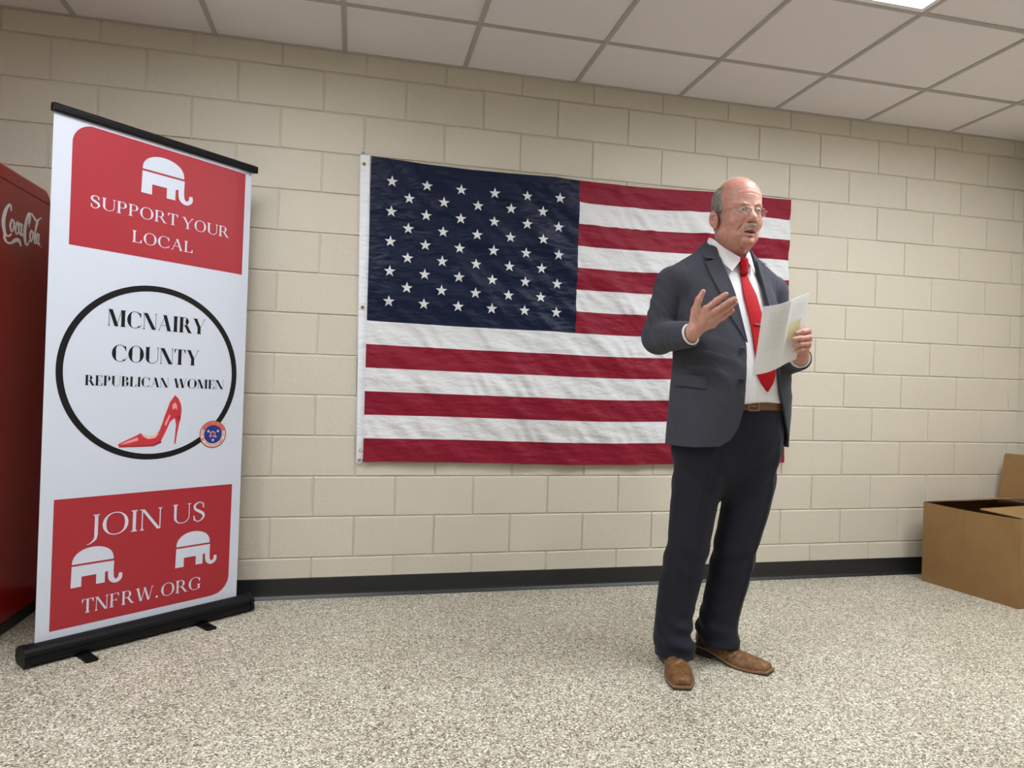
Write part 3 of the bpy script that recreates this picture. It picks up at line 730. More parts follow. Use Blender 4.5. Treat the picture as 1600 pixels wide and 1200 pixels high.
flap(zt(A_.lerp(Dd, .02), HB_), zt(A_.lerp(Dd, .98), HB_-.002), ex*.97+Vector((0, 0, .195)), .26)      # far short flap, lying over the opening
flap(zt(Dd, HB_+.002), zt(Cc, HB_+.002), Vector((0, 0, 1))+ey*.12, .285)                               # long flap at the wall side, upright
flap(zt(B_.lerp(Cc, .02)-ex*.004, HB_+.004), zt(B_.lerp(Cc, .98)-ex*.004, HB_+.004), -ex*.99+Vector((0, 0, .03)), .235)  # near short flap, folded in
flap(zt(A_+ey*.012, HB_-.008), zt(B_+ey*.012, HB_-.008), Vector((0, 0, -1))+ey*.10, .25)               # long flap, tucked down inside
# ------------------------------------------------------------------ signed-distance modelling kit (numpy)
import math
import numpy as np
F32 = np.float32
def V3(*a): return np.array(a, dtype=np.float64)
def ln(a): return np.sqrt(np.sum(a*a, -1))
def smin(a, b, k):
    h = np.clip(.5+.5*(b-a)/k, 0, 1); return b+(a-b)*h-k*h*(1-h)
def smax(a, b, k): return -smin(-a, -b, k)
def ell(P, c, r):
    p = P-np.asarray(c, F32); r = np.asarray(r, F32); k0 = ln(p/r); k1 = ln(p/(r*r)); return k0*(k0-1)/np.maximum(k1, 1e-6)
def sph(P, c, r): return ln(P-np.asarray(c, F32))-r
def cone(P, a, b, ra, rb):
    a = np.asarray(a, F32); b = np.asarray(b, F32); ab = b-a; t = np.clip(((P-a)@ab)/float(ab@ab), 0, 1)
    return ln(P-(a+t[..., None]*ab))-(ra+(rb-ra)*t)
def chain(P, pts, rs, k=.004):
    d = None
    for i in range(len(pts)-1):
        e = cone(P, pts[i], pts[i+1], rs[i], rs[i+1]); d = e if d is None else smin(d, e, k)
    return d
def tab(z, zs, vs):
    """smooth interpolation through a table"""
    zs = np.asarray(zs, float); vs = np.asarray(vs, float); o = np.argsort(zs); zs, vs = zs[o], vs[o]
    m = np.gradient(vs, zs); zd = np.linspace(zs[0], zs[-1], 400); i = np.clip(np.searchsorted(zs, zd)-1, 0, len(zs)-2)
    h = zs[i+1]-zs[i]; t = (zd-zs[i])/h
    y = (2*t**3-3*t**2+1)*vs[i]+(t**3-2*t**2+t)*h*m[i]+(-2*t**3+3*t**2)*vs[i+1]+(t**3-t**2)*h*m[i+1]
    return np.interp(z, zd, y).astype(F32)
def loftd(X, Y_, Z, zs, xc, yc, rx, ry, p=2.0, cap=True):
    cx, cy, a, b = tab(Z, zs, xc), tab(Z, zs, yc), tab(Z, zs, rx), tab(Z, zs, ry)
    q = (np.abs((X-cx)/a)**p+np.abs((Y_-cy)/b)**p)**(1/p)
    d = (q-1)*np.minimum(a, b)*.96
    if cap: d = np.maximum(d, np.maximum(Z-max(zs), min(zs)-Z))
    return d
def rotz(a): c, s = math.cos(a), math.sin(a); return np.array([[c, -s, 0], [s, c, 0], [0, 0, 1]])
def rotx(a): c, s = math.cos(a), math.sin(a); return np.array([[1, 0, 0], [0, c, -s], [0, s, c]])

def sdf_mesh(f, lo, hi, h, B=16, project=1):
    """surface nets over the blocks the surface passes; returns verts, quads"""
    lo = np.asarray(lo, float); hi = np.asarray(hi, float)
    nb = np.ceil((hi-lo)/(h*B)).astype(int); dims = nb*B+3
    bi = np.stack(np.meshgrid(*[np.arange(n) for n in nb], indexing='ij'), -1).reshape(-1, 3)
    ctr = (lo+(bi+.5)*B*h).astype(F32); v = f(ctr); keep = bi[np.abs(v) < B*h*.87*1.35+.012]
    g = np.stack(np.meshgrid(*[np.arange(B+1)]*3, indexing='ij'), -1)
    ids, vs, quads = [], [], []
    def lin(c): return (c[..., 0]+1)*dims[1]*dims[2]+(c[..., 1]+1)*dims[2]+(c[..., 2]+1)
    C8 = [(i, j, k) for i in (0, 1) for j in (0, 1) for k in (0, 1)]
    E12 = [(a, b) for a in range(8) for b in range(a+1, 8) if sum(abs(C8[a][q]-C8[b][q]) for q in range(3)) == 1]
    for s in range(0, len(keep), 12):
        kb = keep[s:s+12]; G = kb[:, None, None, None, :]*B+g[None]
        val = f((lo+G*h).astype(F32).reshape(-1, 3)).reshape(G.shape[:-1])
        sg = val < 0
        cs = [val[:, i:B+i, j:B+j, k:B+k] for i, j, k in C8]; ss = [c < 0 for c in cs]
        n = sum(x.astype(np.int8) for x in ss); act = (n > 0) & (n < 8)
        if not act.any(): continue
        w = np.nonzero(act); cv = np.stack([c[w] for c in cs], -1)
        acc = np.zeros((len(w[0]), 3)); cnt = np.zeros(len(w[0]))
        for a, b in E12:
            va, vb = cv[:, a], cv[:, b]; cr = (va < 0) != (vb < 0); t = np.where(cr, va/np.where(cr, va-vb, 1), 0)
            pa, pb = np.array(C8[a], float), np.array(C8[b], float)
            acc += np.where(cr[:, None], pa+(pb-pa)*t[:, None], 0); cnt += cr
        cell = G[:, :B, :B, :B][w]
        ids.append(lin(cell)); vs.append(lo+(cell+acc/cnt[:, None])*h)
        for ax in range(3):
            sl0 = [slice(None)]+[slice(0, B)]*3; sl1 = list(sl0); sl1[ax+1] = slice(1, B+1)
            A, Bv = sg[tuple(sl0)], sg[tuple(sl1)]; c = np.nonzero(A != Bv)
            if not len(c[0]): continue
            p = G[:, :B, :B, :B][c]; inside = A[c]; u, v_ = [(1, 2), (2, 0), (0, 1)][ax]
            du = np.zeros(3, int); du[u] = 1; dv = np.zeros(3, int); dv[v_] = 1
            q = np.stack([lin(p-du-dv), lin(p-dv), lin(p), lin(p-du)], -1)
            q[~inside] = q[~inside][:, ::-1]; quads.append(q)
    ids = np.concatenate(ids); vs = np.concatenate(vs); quads = np.concatenate(quads)
    o = np.argsort(ids); ids = ids[o]; vs = vs[o]
    ix = np.searchsorted(ids, quads); ix = np.clip(ix, 0, len(ids)-1); ok = (ids[ix] == quads).all(-1); ix = ix[ok]
    for _ in range(project):
        e = h*.5; P = vs.astype(F32); d = f(P)
        gr = np.stack([f((P+np.eye(3, dtype=F32)[i]*e))-f((P-np.eye(3, dtype=F32)[i]*e)) for i in range(3)], -1)/(2*e)
        g2 = np.maximum((gr**2).sum(-1), .05); st = (d/g2)[:, None]*gr; L = np.maximum(ln(st), 1e-9); st *= np.minimum(1, h*.45/L)[:, None]; vs = vs-st
    return vs, ix
def smooth_mesh(v, q, it=1, lam=.5):
    for _ in range(it):
        acc = np.zeros_like(v); c = np.zeros(len(v))
        for a in range(4):
            b = (a+1) % 4; np.add.at(acc, q[:, a], v[q[:, b]]); np.add.at(acc, q[:, b], v[q[:, a]]); np.add.at(c, q[:, a], 1); np.add.at(c, q[:, b], 1)
        v = v+lam*(acc/np.maximum(c, 1)[:, None]-v)
    return v
def wob(P, k, ph=0.0):
    """cheap smooth 3-D wobble, -1..1"""
    x, y, z = P[..., 0]*k, P[..., 1]*k, P[..., 2]*k
    return (np.sin(x+1.7*np.sin(y*.9+ph)+ph)+np.sin(y*1.1+1.3*np.sin(z*1.2+ph)+2*ph)+np.sin(z*.95+1.5*np.sin(x*.8)+3*ph))/3

# ------------------------------------------------------------------ the speaker: frames
TO = V3(1.635, -1.07, 0); TPH = math.radians(6); RT = rotz(TPH)
def toT(P): return (P-TO.astype(F32))@RT.astype(F32)
def frT(p): return TO+RT@np.asarray(p, float)
HO = V3(1.650, -1.112, 1.790); RH = rotz(math.radians(-2.0))@rotx(math.radians(3))
def toH(P): return (P-HO.astype(F32))@RH.astype(F32)
def frH(p): return HO+RH@np.asarray(p, float)

# ---------------- torso
TZ = [.82, .90, .97, 1.05, 1.13, 1.22, 1.32, 1.42, 1.50, 1.56, 1.60, 1.64]
TRX = [.257, .256, .253, .248, .242, .236, .232, .226, .200, .150, .105, .080]
TRY = [.178, .182, .186, .188, .184, .174, .160, .145, .125, .105, .088, .075]
TXC = [.027, .027, .027, .027, .025, .022, .014, .006, 0, 0, 0, 0]
TYC = [.010, .008, .002, -.006, -.010, -.008, -.002, .004, .008, .010, .010, .012]
def torso(P, off=0.0):
    T = toT(P)
    d = loftd(T[..., 0], T[..., 1], T[..., 2], TZ, TXC, TYC, TRX, TRY, 2.25)+off
    for s in (-1, 1):
        d = smin(d, cone(T, (s*.06, .014, 1.606), (s*.205, .016, 1.530), .070-off, .060-off), .05)
    return d
# arms
R_SH, R_EL, R_WR = V3(1.420, -1.040, 1.512), V3(1.378, -1.010, 1.300), V3(1.364, -1.300, 1.292)
L_SH, L_EL, L_WR = V3(1.868, -1.010, 1.505), V3(1.905, -.985, 1.205), V3(1.822, -1.290, 1.224)
def fold(P, c, k, amp, r, d):
    t = np.clip(1-ln(P-np.asarray(c, F32))/r, 0, 1); t = t*t*(3-2*t)
    a = k*(P@np.asarray(d, F32))+2.0*wob(P, 14, 1.0)
    return amp*t*(.45*np.sin(a)+.9*(.55-np.abs(np.sin(a*.5+.4))))
def sleeves(P, off=0.0):
    a = smin(cone(P, R_SH, R_EL, .073-off, .066-off), cone(P, R_EL, R_WR, .065-off, .047-off), .022)
    a = a+fold(P, R_EL+V3(.02, -.07, .05), 185, .0060, .17, (.2, -.8, .5))+fold(P, R_EL+V3(-.02, -.03, .13), 140, .0062, .16, (.45, -.35, .82))+fold(P, R_EL+V3(0, -.20, .0), 130, .0048, .14, (.3, -.9, -.3))+fold(P, R_SH, 45, .004, .13, (.9, .1, -.4))+fold(P, R_SH+V3(-.02, -.05, -.10), 120, .0042, .12, (.75, -.2, .6))
    b = smin(cone(P, L_SH, L_EL, .078-off, .066-off), cone(P, L_EL, L_WR, .064-off, .047-off), .022)
    b = b+fold(P, L_EL+V3(0, -.05, .04), 180, .005, .16, (-.2, -.9, .4))+fold(P, L_EL+V3(0, 0, .14), 140, .005, .15, (-.5, -.3, .8))
    return a, b
def jacket_outer(P, off=0.0):
    t = torso(P, off)
    T = toT(P)
    t = t+fold(P, frT((-.17, -.10, 1.20)), 105, .0042, .19, (.45, .3, .85))+fold(P, frT((-.09, -.17, 1.16)), 85, .0036, .15, (.75, 0, .65))+fold(P, frT((-.20, -.03, 1.02)), 60, .0032, .2, (.3, .3, .9))+fold(P, frT((-.11, -.15, 1.40)), 60, .0024, .16, (.8, 0, .6))+fold(P, frT((.20, -.08, 1.15)), 95, .0040, .2, (-.5, 0, .85))+.0026*wob(P, 13, .5)+.0012*wob(P, 31, 1.9)
    a, b = sleeves(P, off)
    d = smin(smin(t, a, .006), b, .006)
    for s_, arm in ((-1, a), (1, b)):                                                    # armhole seams
        sp = np.abs(np.abs(T[..., 0]+(-s_)*.205+s_*.035*(1.50-T[..., 2]))-.0)
        d = d+.0022*np.exp(-(sp/.0035)**2)*np.clip((T[..., 2]-1.30)/.05, 0, 1)
    return d
JR_Z = [1.75, 1.66, 1.591, 1.454, 1.35, 1.258, 1.18, 1.12, 1.024, .956, .907, .882, .874, .868]
JR_X = [-.080, -.080, -.076, -.050, -.036, -.025, -.031, -.036, -.041, -.053, -.079, -.115, -.19, -.30]
JL_Z = [1.75, 1.66, 1.553, 1.44, 1.297, 1.181, 1.09, .977, .872, .80]
JL_X = [.080, .085, .094, .096, .112, .118, .124, .181, .250, .29]
def lint(z, zs, vs):
    o = np.argsort(zs); return np.interp(z, np.asarray(zs)[o], np.asarray(vs)[o]).astype(F32)
def plane(P, c, n):
    n = np.asarray(n, float); n = n/np.linalg.norm(n); return (P-np.asarray(c, F32))@n.astype(F32)
def jacket(P):
    o = jacket_outer(P)
    T = toT(P)
    d = smax(o, -(o+.0085), .002)
    x, y, z = T[..., 0], T[..., 1], T[..., 2]
    carve = np.maximum(np.maximum(lint(z, JR_Z, JR_X)-x, x-lint(z, JL_Z, JL_X)), y-.02)
    arm = np.minimum(cone(P, R_EL, R_WR, .085, .075), cone(P, L_EL, L_WR, .085, .075))
    carve = np.maximum(carve, -np.where(y < -.21, arm, 1))
    d = smax(d, -carve*.9, .0025)
    # neck hole, hem, cuffs
    neck = cone(T, (0, .022, 1.58), (0, .03, 1.80), .083, .088)
    d = np.maximum(d, -neck)
    hem = .874+.004*np.sin(x*14)
    d = np.maximum(d, np.where(z < 1.0, hem-z, -1))
    ax = (R_WR-R_EL); c = R_EL+ax*.985
    d = np.maximum(d, np.where(cone(P, R_EL, R_WR+ax*.4, .10, .10) < 0, plane(P, c, ax+V3(.13, 0, 0.09)), -1))
    ax = (L_WR-L_EL); c = L_EL+ax*.99
    d = np.maximum(d, np.where(cone(P, L_EL, L_WR+ax*.4, .10, .10) < 0, plane(P, c, ax), -1))
    return d.astype(F32)
# ---------------- shirt
def shirt_surf(P):
    T = toT(P)
    t = torso(P, .0165)
    # the cloth hangs over the belt and is drawn in under the collar
    t = t+.0022*np.sin(70*T[..., 0]+9*wob(P, 9, .3))*np.clip((1.30-T[..., 2])/.25, 0, 1)+.0012*wob(P, 30, .2)
    neck = cone(T, (0, .012, 1.56), (0, .018, 1.625), .070, .066)
    return smin(t, neck, .02)
def shirt(P):
    T = toT(P); d = shirt_surf(P)
    lo = 1.046+.006*np.sin(T[..., 0]*20)
    d = smax(d, lo-T[..., 2], .012)
    d = np.maximum(d, T[..., 2]-1.632)
    hole = cone(T, (0, .012, 1.60), (0, .018, 1.70), .060, .060)
    return np.maximum(d, -hole).astype(F32)
def shirt_cuff(P, k):
    a, b, e0, e1, r = ((R_EL, R_WR, .88, 1.03, .0385), (L_EL, L_WR, .88, 1.02, .0375))[k]
    ax = b-a; p, q = a+ax*e0, a+ax*e1; s = cone(P, p, q+ax*.2, r, r*.94)
    return np.maximum(np.abs(s+.0015)-.0022, np.maximum(plane(P, q, ax+(V3(.13, 0, .09) if k == 0 else 0)), plane(P, p, -ax))).astype(F32)
# ---------------- trousers
LR = dict(z=[.035, .06, .12, .20, .30, .40, .48, .58, .68, .78, .86, .98, 1.06],
          xc=[1.462, 1.461, 1.458, 1.463, 1.477, 1.490, 1.502, 1.515, 1.533, 1.552, 1.562, 1.585, 1.60],
          yc=[-1.050, -1.048, -1.044, -1.042, -1.045, -1.055, -1.065, -1.065, -1.06, -1.06, -1.06, -1.06, -1.06],
          rx=[.067, .069, .070, .071, .080, .083, .083, .087, .095, .107, .118, .13, .13],
          ry=[.116, .112, .098, .083, .083, .087, .088, .094, .104, .118, .132, .14, .14])
LL = dict(z=[.045, .08, .12, .20, .30, .40, .48, .58, .68, .78, .86, .98, 1.06],
          xc=[1.676, 1.674, 1.670, 1.680, 1.700, 1.712, 1.722, 1.745, 1.763, 1.765, 1.765, 1.74, 1.73],
          yc=[-1.010, -1.011, -1.012, -1.02, -1.03, -1.045, -1.055, -1.06, -1.06, -1.06, -1.06, -1.06, -1.06],
          rx=[.075, .076, .077, .079, .083, .084, .086, .093, .100, .108, .115, .13, .13],
          ry=[.110, .106, .093, .084, .085, .088, .090, .096, .104, .116, .130, .14, .14])
def leg(P, L, crease, seed):
    x, y, z = P[..., 0], P[..., 1], P[..., 2]
    d = loftd(x, y, z, L['z'], L['xc'], L['yc'], L['rx'], L['ry'], 2.0, False)
    cx, cy = tab(z, L['z'], L['xc']), tab(z, L['z'], L['yc'])
    ang = np.arctan2(x-cx, -(y-cy))-crease
    ang = (ang+math.pi) % (2*math.pi)-math.pi
    d = d-.0060*np.exp(-(ang/.13)**2)*np.clip((z-.10)/.2, 0, 1)          # pressed crease
    # cloth breaking over the boot
    k = np.clip((.26-z)/.16, 0, 1)*np.clip((z-.03)/.05, 0, 1)
    d = d+.0060*k*np.sin(z*92+seed+2.6*np.sin(ang*1.0+seed)+1.2*wob(P, 17, seed))*(.55+.45*np.sin(ang+2*seed))+.0035*k*wob(P, 42, seed)
    kn = np.exp(-((z-.42)/.09)**2)
    d = d+.003*kn*np.sin(z*60+2.5*np.sin(ang+seed*1.3))+.0025*wob(P, 13, seed)
    tp = np.clip((z-.60)/.2, 0, 1)*np.clip((.95-z)/.1, 0, 1)
    d = d+.0035*tp*np.sin(55*(z-.9*np.abs(x-1.65)))
    return d
def trousers(P):
    x, y, z = P[..., 0], P[..., 1], P[..., 2]
    a = leg(P, LR, -.30, .4); b = leg(P, LL, .42, 2.1)
    pel = loftd(x, y, z, [.66, .74, .80, .86, .92, .97, 1.02, 1.058], [1.65, 1.652, 1.656, 1.661, 1.663, 1.665, 1.667, 1.668], [-1.06]*8, [.03, .120, .185, .213, .223, .226, .224, .222], [.03, .085, .118, .140, .150, .155, .160, .160], 2.2)
    legs = smin(a, b, .010)
    d = smin(legs, pel, .035)
    d = np.maximum(d, z-1.056)
    hemr = plane(P, (1.462, -1.035, .030), (0.0, -.17, -1)); heml = plane(P, (1.676, -1.01, .042), (-.05, -.22, -1))
    d = np.maximum(d, np.where(x < 1.57, hemr, heml))
    inn = np.where(z < .12, np.minimum(a, b)+.0085, 1)
    return np.maximum(d, -inn).astype(F32)
# ---------------- boots: foot frame, s runs heel to toe, lateral l
BOOTS = [(V3(1.467, -.978, 0), math.radians(-16.0), .315), (V3(1.622, -.940, 0), math.radians(32.6), .312)]
def toB(P, k):
    o, a, L = BOOTS[k]; f = V3(math.sin(a), -math.cos(a), 0); l = V3(math.cos(a), math.sin(a), 0); q = P-o.astype(F32)
    return q@f.astype(F32), q@l.astype(F32), q[..., 2]
BW_S = [0, .03, .12, .30, .45, .62, .75, .88, .955, 1.0]
BW_W = [.024, .032, .035, .035, .041, .052, .0515, .043, .036, .030]
BZ_S = [0, .22, .35, .55, .68, .85, 1.0]
BZ_Z = [.038, .036, .028, .014, .010, .012, .016]
def boot_axis(s, side): return side*.010*np.sin(math.pi*np.clip(s, 0, 1))
def boot_upper(P, k):
    s, l, z = toB(P, k); L = BOOTS[k][2]; u = s/L; side = (1 if k == 0 else -1)
    w = tab(u, BW_S, BW_W)-.0015; zb = lint(u, BZ_S, BZ_Z)
    h = tab(u, [0, .10, .25, .38, .50, .62, .75, .88, 1.0], [.10, .12, .120, .088, .064, .056, .052, .045, .034])
    lc = l-boot_axis(u, side)
    zz = (z-zb+.012)/(h+.0)
    q = (np.abs(lc/w)**2.5+np.abs(np.maximum(zz, 0))**2.5)**(1/2.5)
    d = (q-1)*np.minimum(w, h)*.8
    d = np.maximum(d, zb-z)
    d = smax(d, (s-L+.002)+.0*l, .008); d = smax(d, -s+.004, .012)
    shaft = cone(P, BOOTS[k][0]+V3(math.sin(BOOTS[k][1])*.075, -math.cos(BOOTS[k][1])*.075, .09), BOOTS[k][0]+V3(math.sin(BOOTS[k][1])*.085, -math.cos(BOOTS[k][1])*.085, .20), .042, .040)
    d = smin(d, shaft, .02)
    d = d+.0012*np.sin(u*70+3*np.sin(l*60))*np.clip(1-np.abs(u-.60)/.14, 0, 1)+.0008*wob(P, 75, 1.1)
    return np.maximum(d, z-.16).astype(F32)
# ---------------- head (head frame: x his left, -y out of the face, origin between the ears at eye height)
def head_base(q):
    d = ell(q, (0, .014, .052), (.0815, .104, .098))
    d = smin(d, ell(q, (0, -.040, .050), (.066, .062, .070)), .03)
    d = smin(d, ell(q, (0, -.034, -.022), (.064, .072, .088)), .03)
    d = smin(d, ell(q, (0, -.045, -.092), (.052, .055, .042)), .03)
    for s in (-1, 1):
        d = smin(d, sph(q, (s*.044, -.008, -.080), .032), .03)          # jaw angle, full jowls
        d = smin(d, sph(q, (s*.040, -.062, -.040), .031), .022)         # cheek
        d = smin(d, sph(q, (s*.030, -.058, -.092), .026), .02)
    d = smin(d, ell(q, (0, -.024, -.124), (.044, .050, .028)), .025)    # double chin
    d = smin(d, cone(q, (0, .026, -.08), (0, .044, -.24), .063, .070), .03)
    d = smin(d, ell(q, (0, .055, -.06), (.055, .045, .06)), .03)
    return d
EYE = [(-.0325, -.0895, .001), (.0325, -.0895, .001)]
def head(q):
    d = head_base(q)
    d = smin(d, cone(q, (-.036, -.088, .024), (.036, -.088, .024), .0125, .0125), .012)   # brow
    for s in (-1, 1):
        d = smin(d, cone(q, (s*.012, -.094, .020), (s*.048, -.080, .021), .010, .009), .010)
        d = smax(d, -ell(q, (s*.0330, -.108, .0005), (.019, .0165, .0125)), .012)        # socket
    d = smin(d, cone(q, (0, -.094, .014), (0, -.122, -.028), .0085, .0125), .010)         # nose
    d = smin(d, sph(q, (0, -.1235, -.034), .0135), .008)
    for s in (-1, 1):
        d = smin(d, ell(q, (s*.0145, -.112, -.038), (.0085, .012, .0085)), .006)
    d = smin(d, ell(q, (0, -.090, -.068), (.034, .024, .028)), .015)                      # muzzle
    d = smin(d, ell(q, (0, -.090, -.117), (.025, .020, .018)), .014)                      # chin
    for s in (-1, 1):
        e = V3(*EYE[(s+1)//2])
        ball = sph(q, e, .0145)
        slot = ell(q, e+V3(0, -.010, .0000), (.0125, .012, .0037))
        d = smin(d, ball, .004); d = smax(d, -slot, .002)
        d = smax(d, -sph(q, (s*.0070, -.120, -.0475), .0036), .002)                       # nostril
        # fold beside the nose and pouch under the eye
        d = smax(d, -cone(q, (s*.023, -.104, -.040), (s*.040, -.088, -.075), .0016, .0018), .008)
        d = smin(d, cone(q, (s*.021, -.0985, -.016), (s*.043, -.090, -.014), .0040, .0038), .006)
    # parted lips
    d = smin(d, chain(q, [(-.023, -.098, -.0795), (-.010, -.1095, -.0735), (0, -.1115, -.0745), (.010, -.1095, -.0735), (.023, -.098, -.0795)], [.003, .0055, .0052, .0055, .003]), .005)
    d = smin(d, chain(q, [(-.022, -.097, -.0825), (-.010, -.107, -.0940), (0, -.1085, -.0955), (.010, -.107, -.0940), (.022, -.097, -.0825)], [.003, .0058, .0066, .0058, .003]), .005)
    d = smax(d, -ell(q, (0, -.108, -.0842), (.0225, .022, .0064)), .003)
    for z0, am in ((.062, .0010), (.078, .0009), (.094, .0007)):                         # forehead lines
        d = d+am*np.exp(-((q[..., 2]-z0-.004*np.cos(q[..., 0]*50))/.0022)**2)*np.clip(-q[..., 1]*22-1.2, 0, 1)
    # ears
    for s in (-1, 1):
        p = (q-np.array((s*.0855, .027, -.020), F32))@rotz(-s*.40).astype(F32)@rotx(-.16).astype(F32)
        e = ell(p, (0, 0, .004), (.0095, .0215, .035)); e = smin(e, ell(p, (-s*.001, -.006, -.026), (.007, .010, .013)), .008)
        e = smax(e, -ell(p, (s*.009, -.002, .006), (.0075, .0115, .021)), .004)
        e = smin(e, chain(p, [(s*.004, -.010, .016), (s*.005, .004, .020), (s*.005, .008, .002), (s*.003, .002, -.012)], [.0028]*4), .003)
        d = smin(d, e, .005)
    return d
# ---------------- hands (world points along the bones)
HR_W = V3(1.367, -1.312, 1.300)
HR = dict(mcp=[(1.396, -1.350, 1.380), (1.409, -1.352, 1.362), (1.421, -1.348, 1.345), (1.430, -1.338, 1.328)],
          pip=[(1.424, -1.374, 1.409), (1.444, -1.381, 1.391), (1.456, -1.372, 1.374), (1.459, -1.360, 1.353)],
          dip=[(1.440, -1.384, 1.423), (1.465, -1.391, 1.407), (1.475, -1.381, 1.392), (1.475, -1.368, 1.367)],
          tip=[(1.450, -1.389, 1.431), (1.479, -1.396, 1.416), (1.488, -1.388, 1.403), (1.486, -1.374, 1.377)])
HR_T = [(1.372, -1.318, 1.325), (1.365, -1.332, 1.376), (1.368, -1.348, 1.412), (1.377, -1.360, 1.439)]
HL_W = V3(1.818, -1.300, 1.242)
HL = dict(mcp=[(1.806, -1.352, 1.314), (1.812, -1.350, 1.293), (1.812, -1.346, 1.272), (1.806, -1.340, 1.254)],
          pip=[(1.775, -1.396, 1.317), (1.777, -1.399, 1.293), (1.778, -1.395, 1.271), (1.772, -1.386, 1.252)],
          dip=[(1.740, -1.412, 1.311), (1.727, -1.417, 1.286), (1.732, -1.412, 1.265), (1.744, -1.402, 1.247)],
          tip=[(1.718, -1.413, 1.303), (1.703, -1.418, 1.281), (1.708, -1.413, 1.260), (1.724, -1.402, 1.243)])
HL_T = [(1.802, -1.310, 1.270), (1.778, -1.318, 1.300), (1.745, -1.345, 1.318), (1.722, -1.372, 1.322)]
def hand(P, Wp, Hd, Th, rs=(.0108, .0110, .0105, .0094)):
    d = None
    for i in range(4):
        m, p, t, e = Hd['mcp'][i], Hd['pip'][i], Hd['dip'][i], Hd['tip'][i]; r = rs[i]
        c = chain(P, [m, p, t, e], [r*1.12, r*.99, r*.90, r*.76], .003)
        c = smin(c, sph(P, p, r*1.02), .004)
        d = c if d is None else smin(d, c, .0016)
    pal = None
    for i in range(4):
        m = np.array(Hd['mcp'][i]); base = Wp+(m-Wp)*.16
        c = cone(P, base, m, .0165, .0122); pal = c if pal is None else smin(pal, c, .014)
    th = chain(P, Th, [.0175, .0142, .0118, .0088], .006)
    pal = smin(pal, cone(P, Wp, np.array(Th[1]), .018, .0135), .014)
    d = smin(d, pal, .006); d = smin(d, th, .007)
    # tendons and knuckles
    for i in range(4):
        d = smin(d, sph(P, Hd['mcp'][i], .0125), .006)
    return d
def body(P):
    d = head(toH(P))
    t = torso(P, .026)
    T = toT(P)
    t = np.maximum(t, 1.10-T[..., 2])
    d = smin(d, t, .02)
    for (a, b, c, w) in ((R_SH, R_EL, R_WR, HR_W), (L_SH, L_EL, L_WR, HL_W)):
        d = smin(d, smin(cone(P, a, b, .05, .045), cone(P, b, c, .044, .031), .01), .02)
    d = smin(d, smin(cone(P, R_EL+(R_WR-R_EL)*.8, HR_W, .030, .0265), hand(P, HR_W, HR, HR_T), .014), .01)
    d = smin(d, smin(cone(P, L_EL+(L_WR-L_EL)*.8, HL_W, .030, .0265), hand(P, HL_W, HL, HL_T), .014), .01)
    return d.astype(F32)
def hair(P):
    q = toH(P); x, y, z = q[..., 0], q[..., 1], q[..., 2]
    b = head_base(q)
    # sides and back only: front edge runs from the temple up and back to the crown
    front = y-(-.027+.22*np.maximum(z-.03, 0)+1.6*np.maximum(.012-z, 0))
    top = .112-z+.25*np.maximum(y-.03, 0)
    low = z+.060+.9*np.maximum(.02-y, 0)*0
    nape = z+.072
    m = np.minimum(np.minimum(front, top*.8), np.where(y > .05, nape, z+.066))
    off = -.004+.0125*np.clip(m/.022, 0, 1)**.6
    # combed grooves running back and down
    g = np.sin((z*.75+y*.66)*820+3.0*wob(q, 30, .4))*.0007+np.sin((z*.75+y*.66)*330+3*wob(q, 18, 1.2))*.0009
    d = b-off-g
    ears = np.minimum(ell(q, (-.092, .020, -.024), (.022, .024, .036)), ell(q, (.092, .020, -.024), (.022, .024, .036)))
    return smax(d, -ears, .006).astype(F32)
def moustache(P):
    q = toH(P); d = None
    for s in (-1, 1):
        c = chain(q, [(s*.002, -.1150, -.0570), (s*.014, -.1125, -.0605), (s*.026, -.1000, -.0715), (s*.0305, -.0915, -.0840)], [.0062, .0080, .0068, .0036], .003)
        d = c if d is None else smin(d, c, .003)
    a = np.arctan2(q[..., 0], -(q[..., 2]+.02))
    return (d+.0011*np.sin(a*75+2*wob(q, 60, .3))).astype(F32)
def eyebrow(P, s):
    q = toH(P)
    d = chain(q, [(s*.014, -.1055, .0220), (s*.030, -.1030, .0265), (s*.046, -.0915, .0235)], [.0034, .0040, .0026], .003)
    return (d+.0007*np.sin(q[..., 0]*900+q[..., 2]*500)).astype(F32)
# ------------------------------------------------------------------ the speaker
def suit_mat(name, col):
    m = mat(name, col, .75, spec=.15); t, b = nt(m); b.inputs['Sheen Weight'].default_value = .06; b.inputs['Sheen Roughness'].default_value = .4
    v = coords(t, (1, 1, 1)); n1 = noise(t, coords(t, (1400, 1400, 120)), 1, 1); n2 = noise(t, coords(t, (160, 160, 1500)), 1, 1)
    s_ = math_(t, 'ADD', math_(t, 'MULTIPLY', n1, .5), math_(t, 'MULTIPLY', n2, .5))
    f = ramp(t, s_, [(.35, tuple(c*.72 for c in col)), (.65, tuple(c*1.30 for c in col))]); t.links.new(f, b.inputs['Base Color'])
    bump(t, b, s_, .15, .0004, bump(t, b, noise(t, coords(t, (1, 1, .6), (.3, .5, 0)), 11, 3, .45), .40, .010))
    return m
SUIT = suit_mat('charcoal_suit', (.054, .056, .072)); TRS = suit_mat('charcoal_trousers', (.0165, .0175, .026))
LIN = mat('jacket_lining', (.012, .012, .015), .5); BTN = mat('button_black', (.02, .022, .026), .35)
SHM = mat('white_shirt', (.78, .78, .80), .7); t, b = nt(SHM); bump(t, b, noise(t, coords(t), 12, 3), .12, .004)
TIE = mat('red_tie', (.40, .005, .013), .55, spec=.15); t, b = nt(TIE); b.inputs['Sheen Weight'].default_value = 0; bump(t, b, noise(t, coords(t, (700, 700, 700)), 1, 1), .2, .0005)
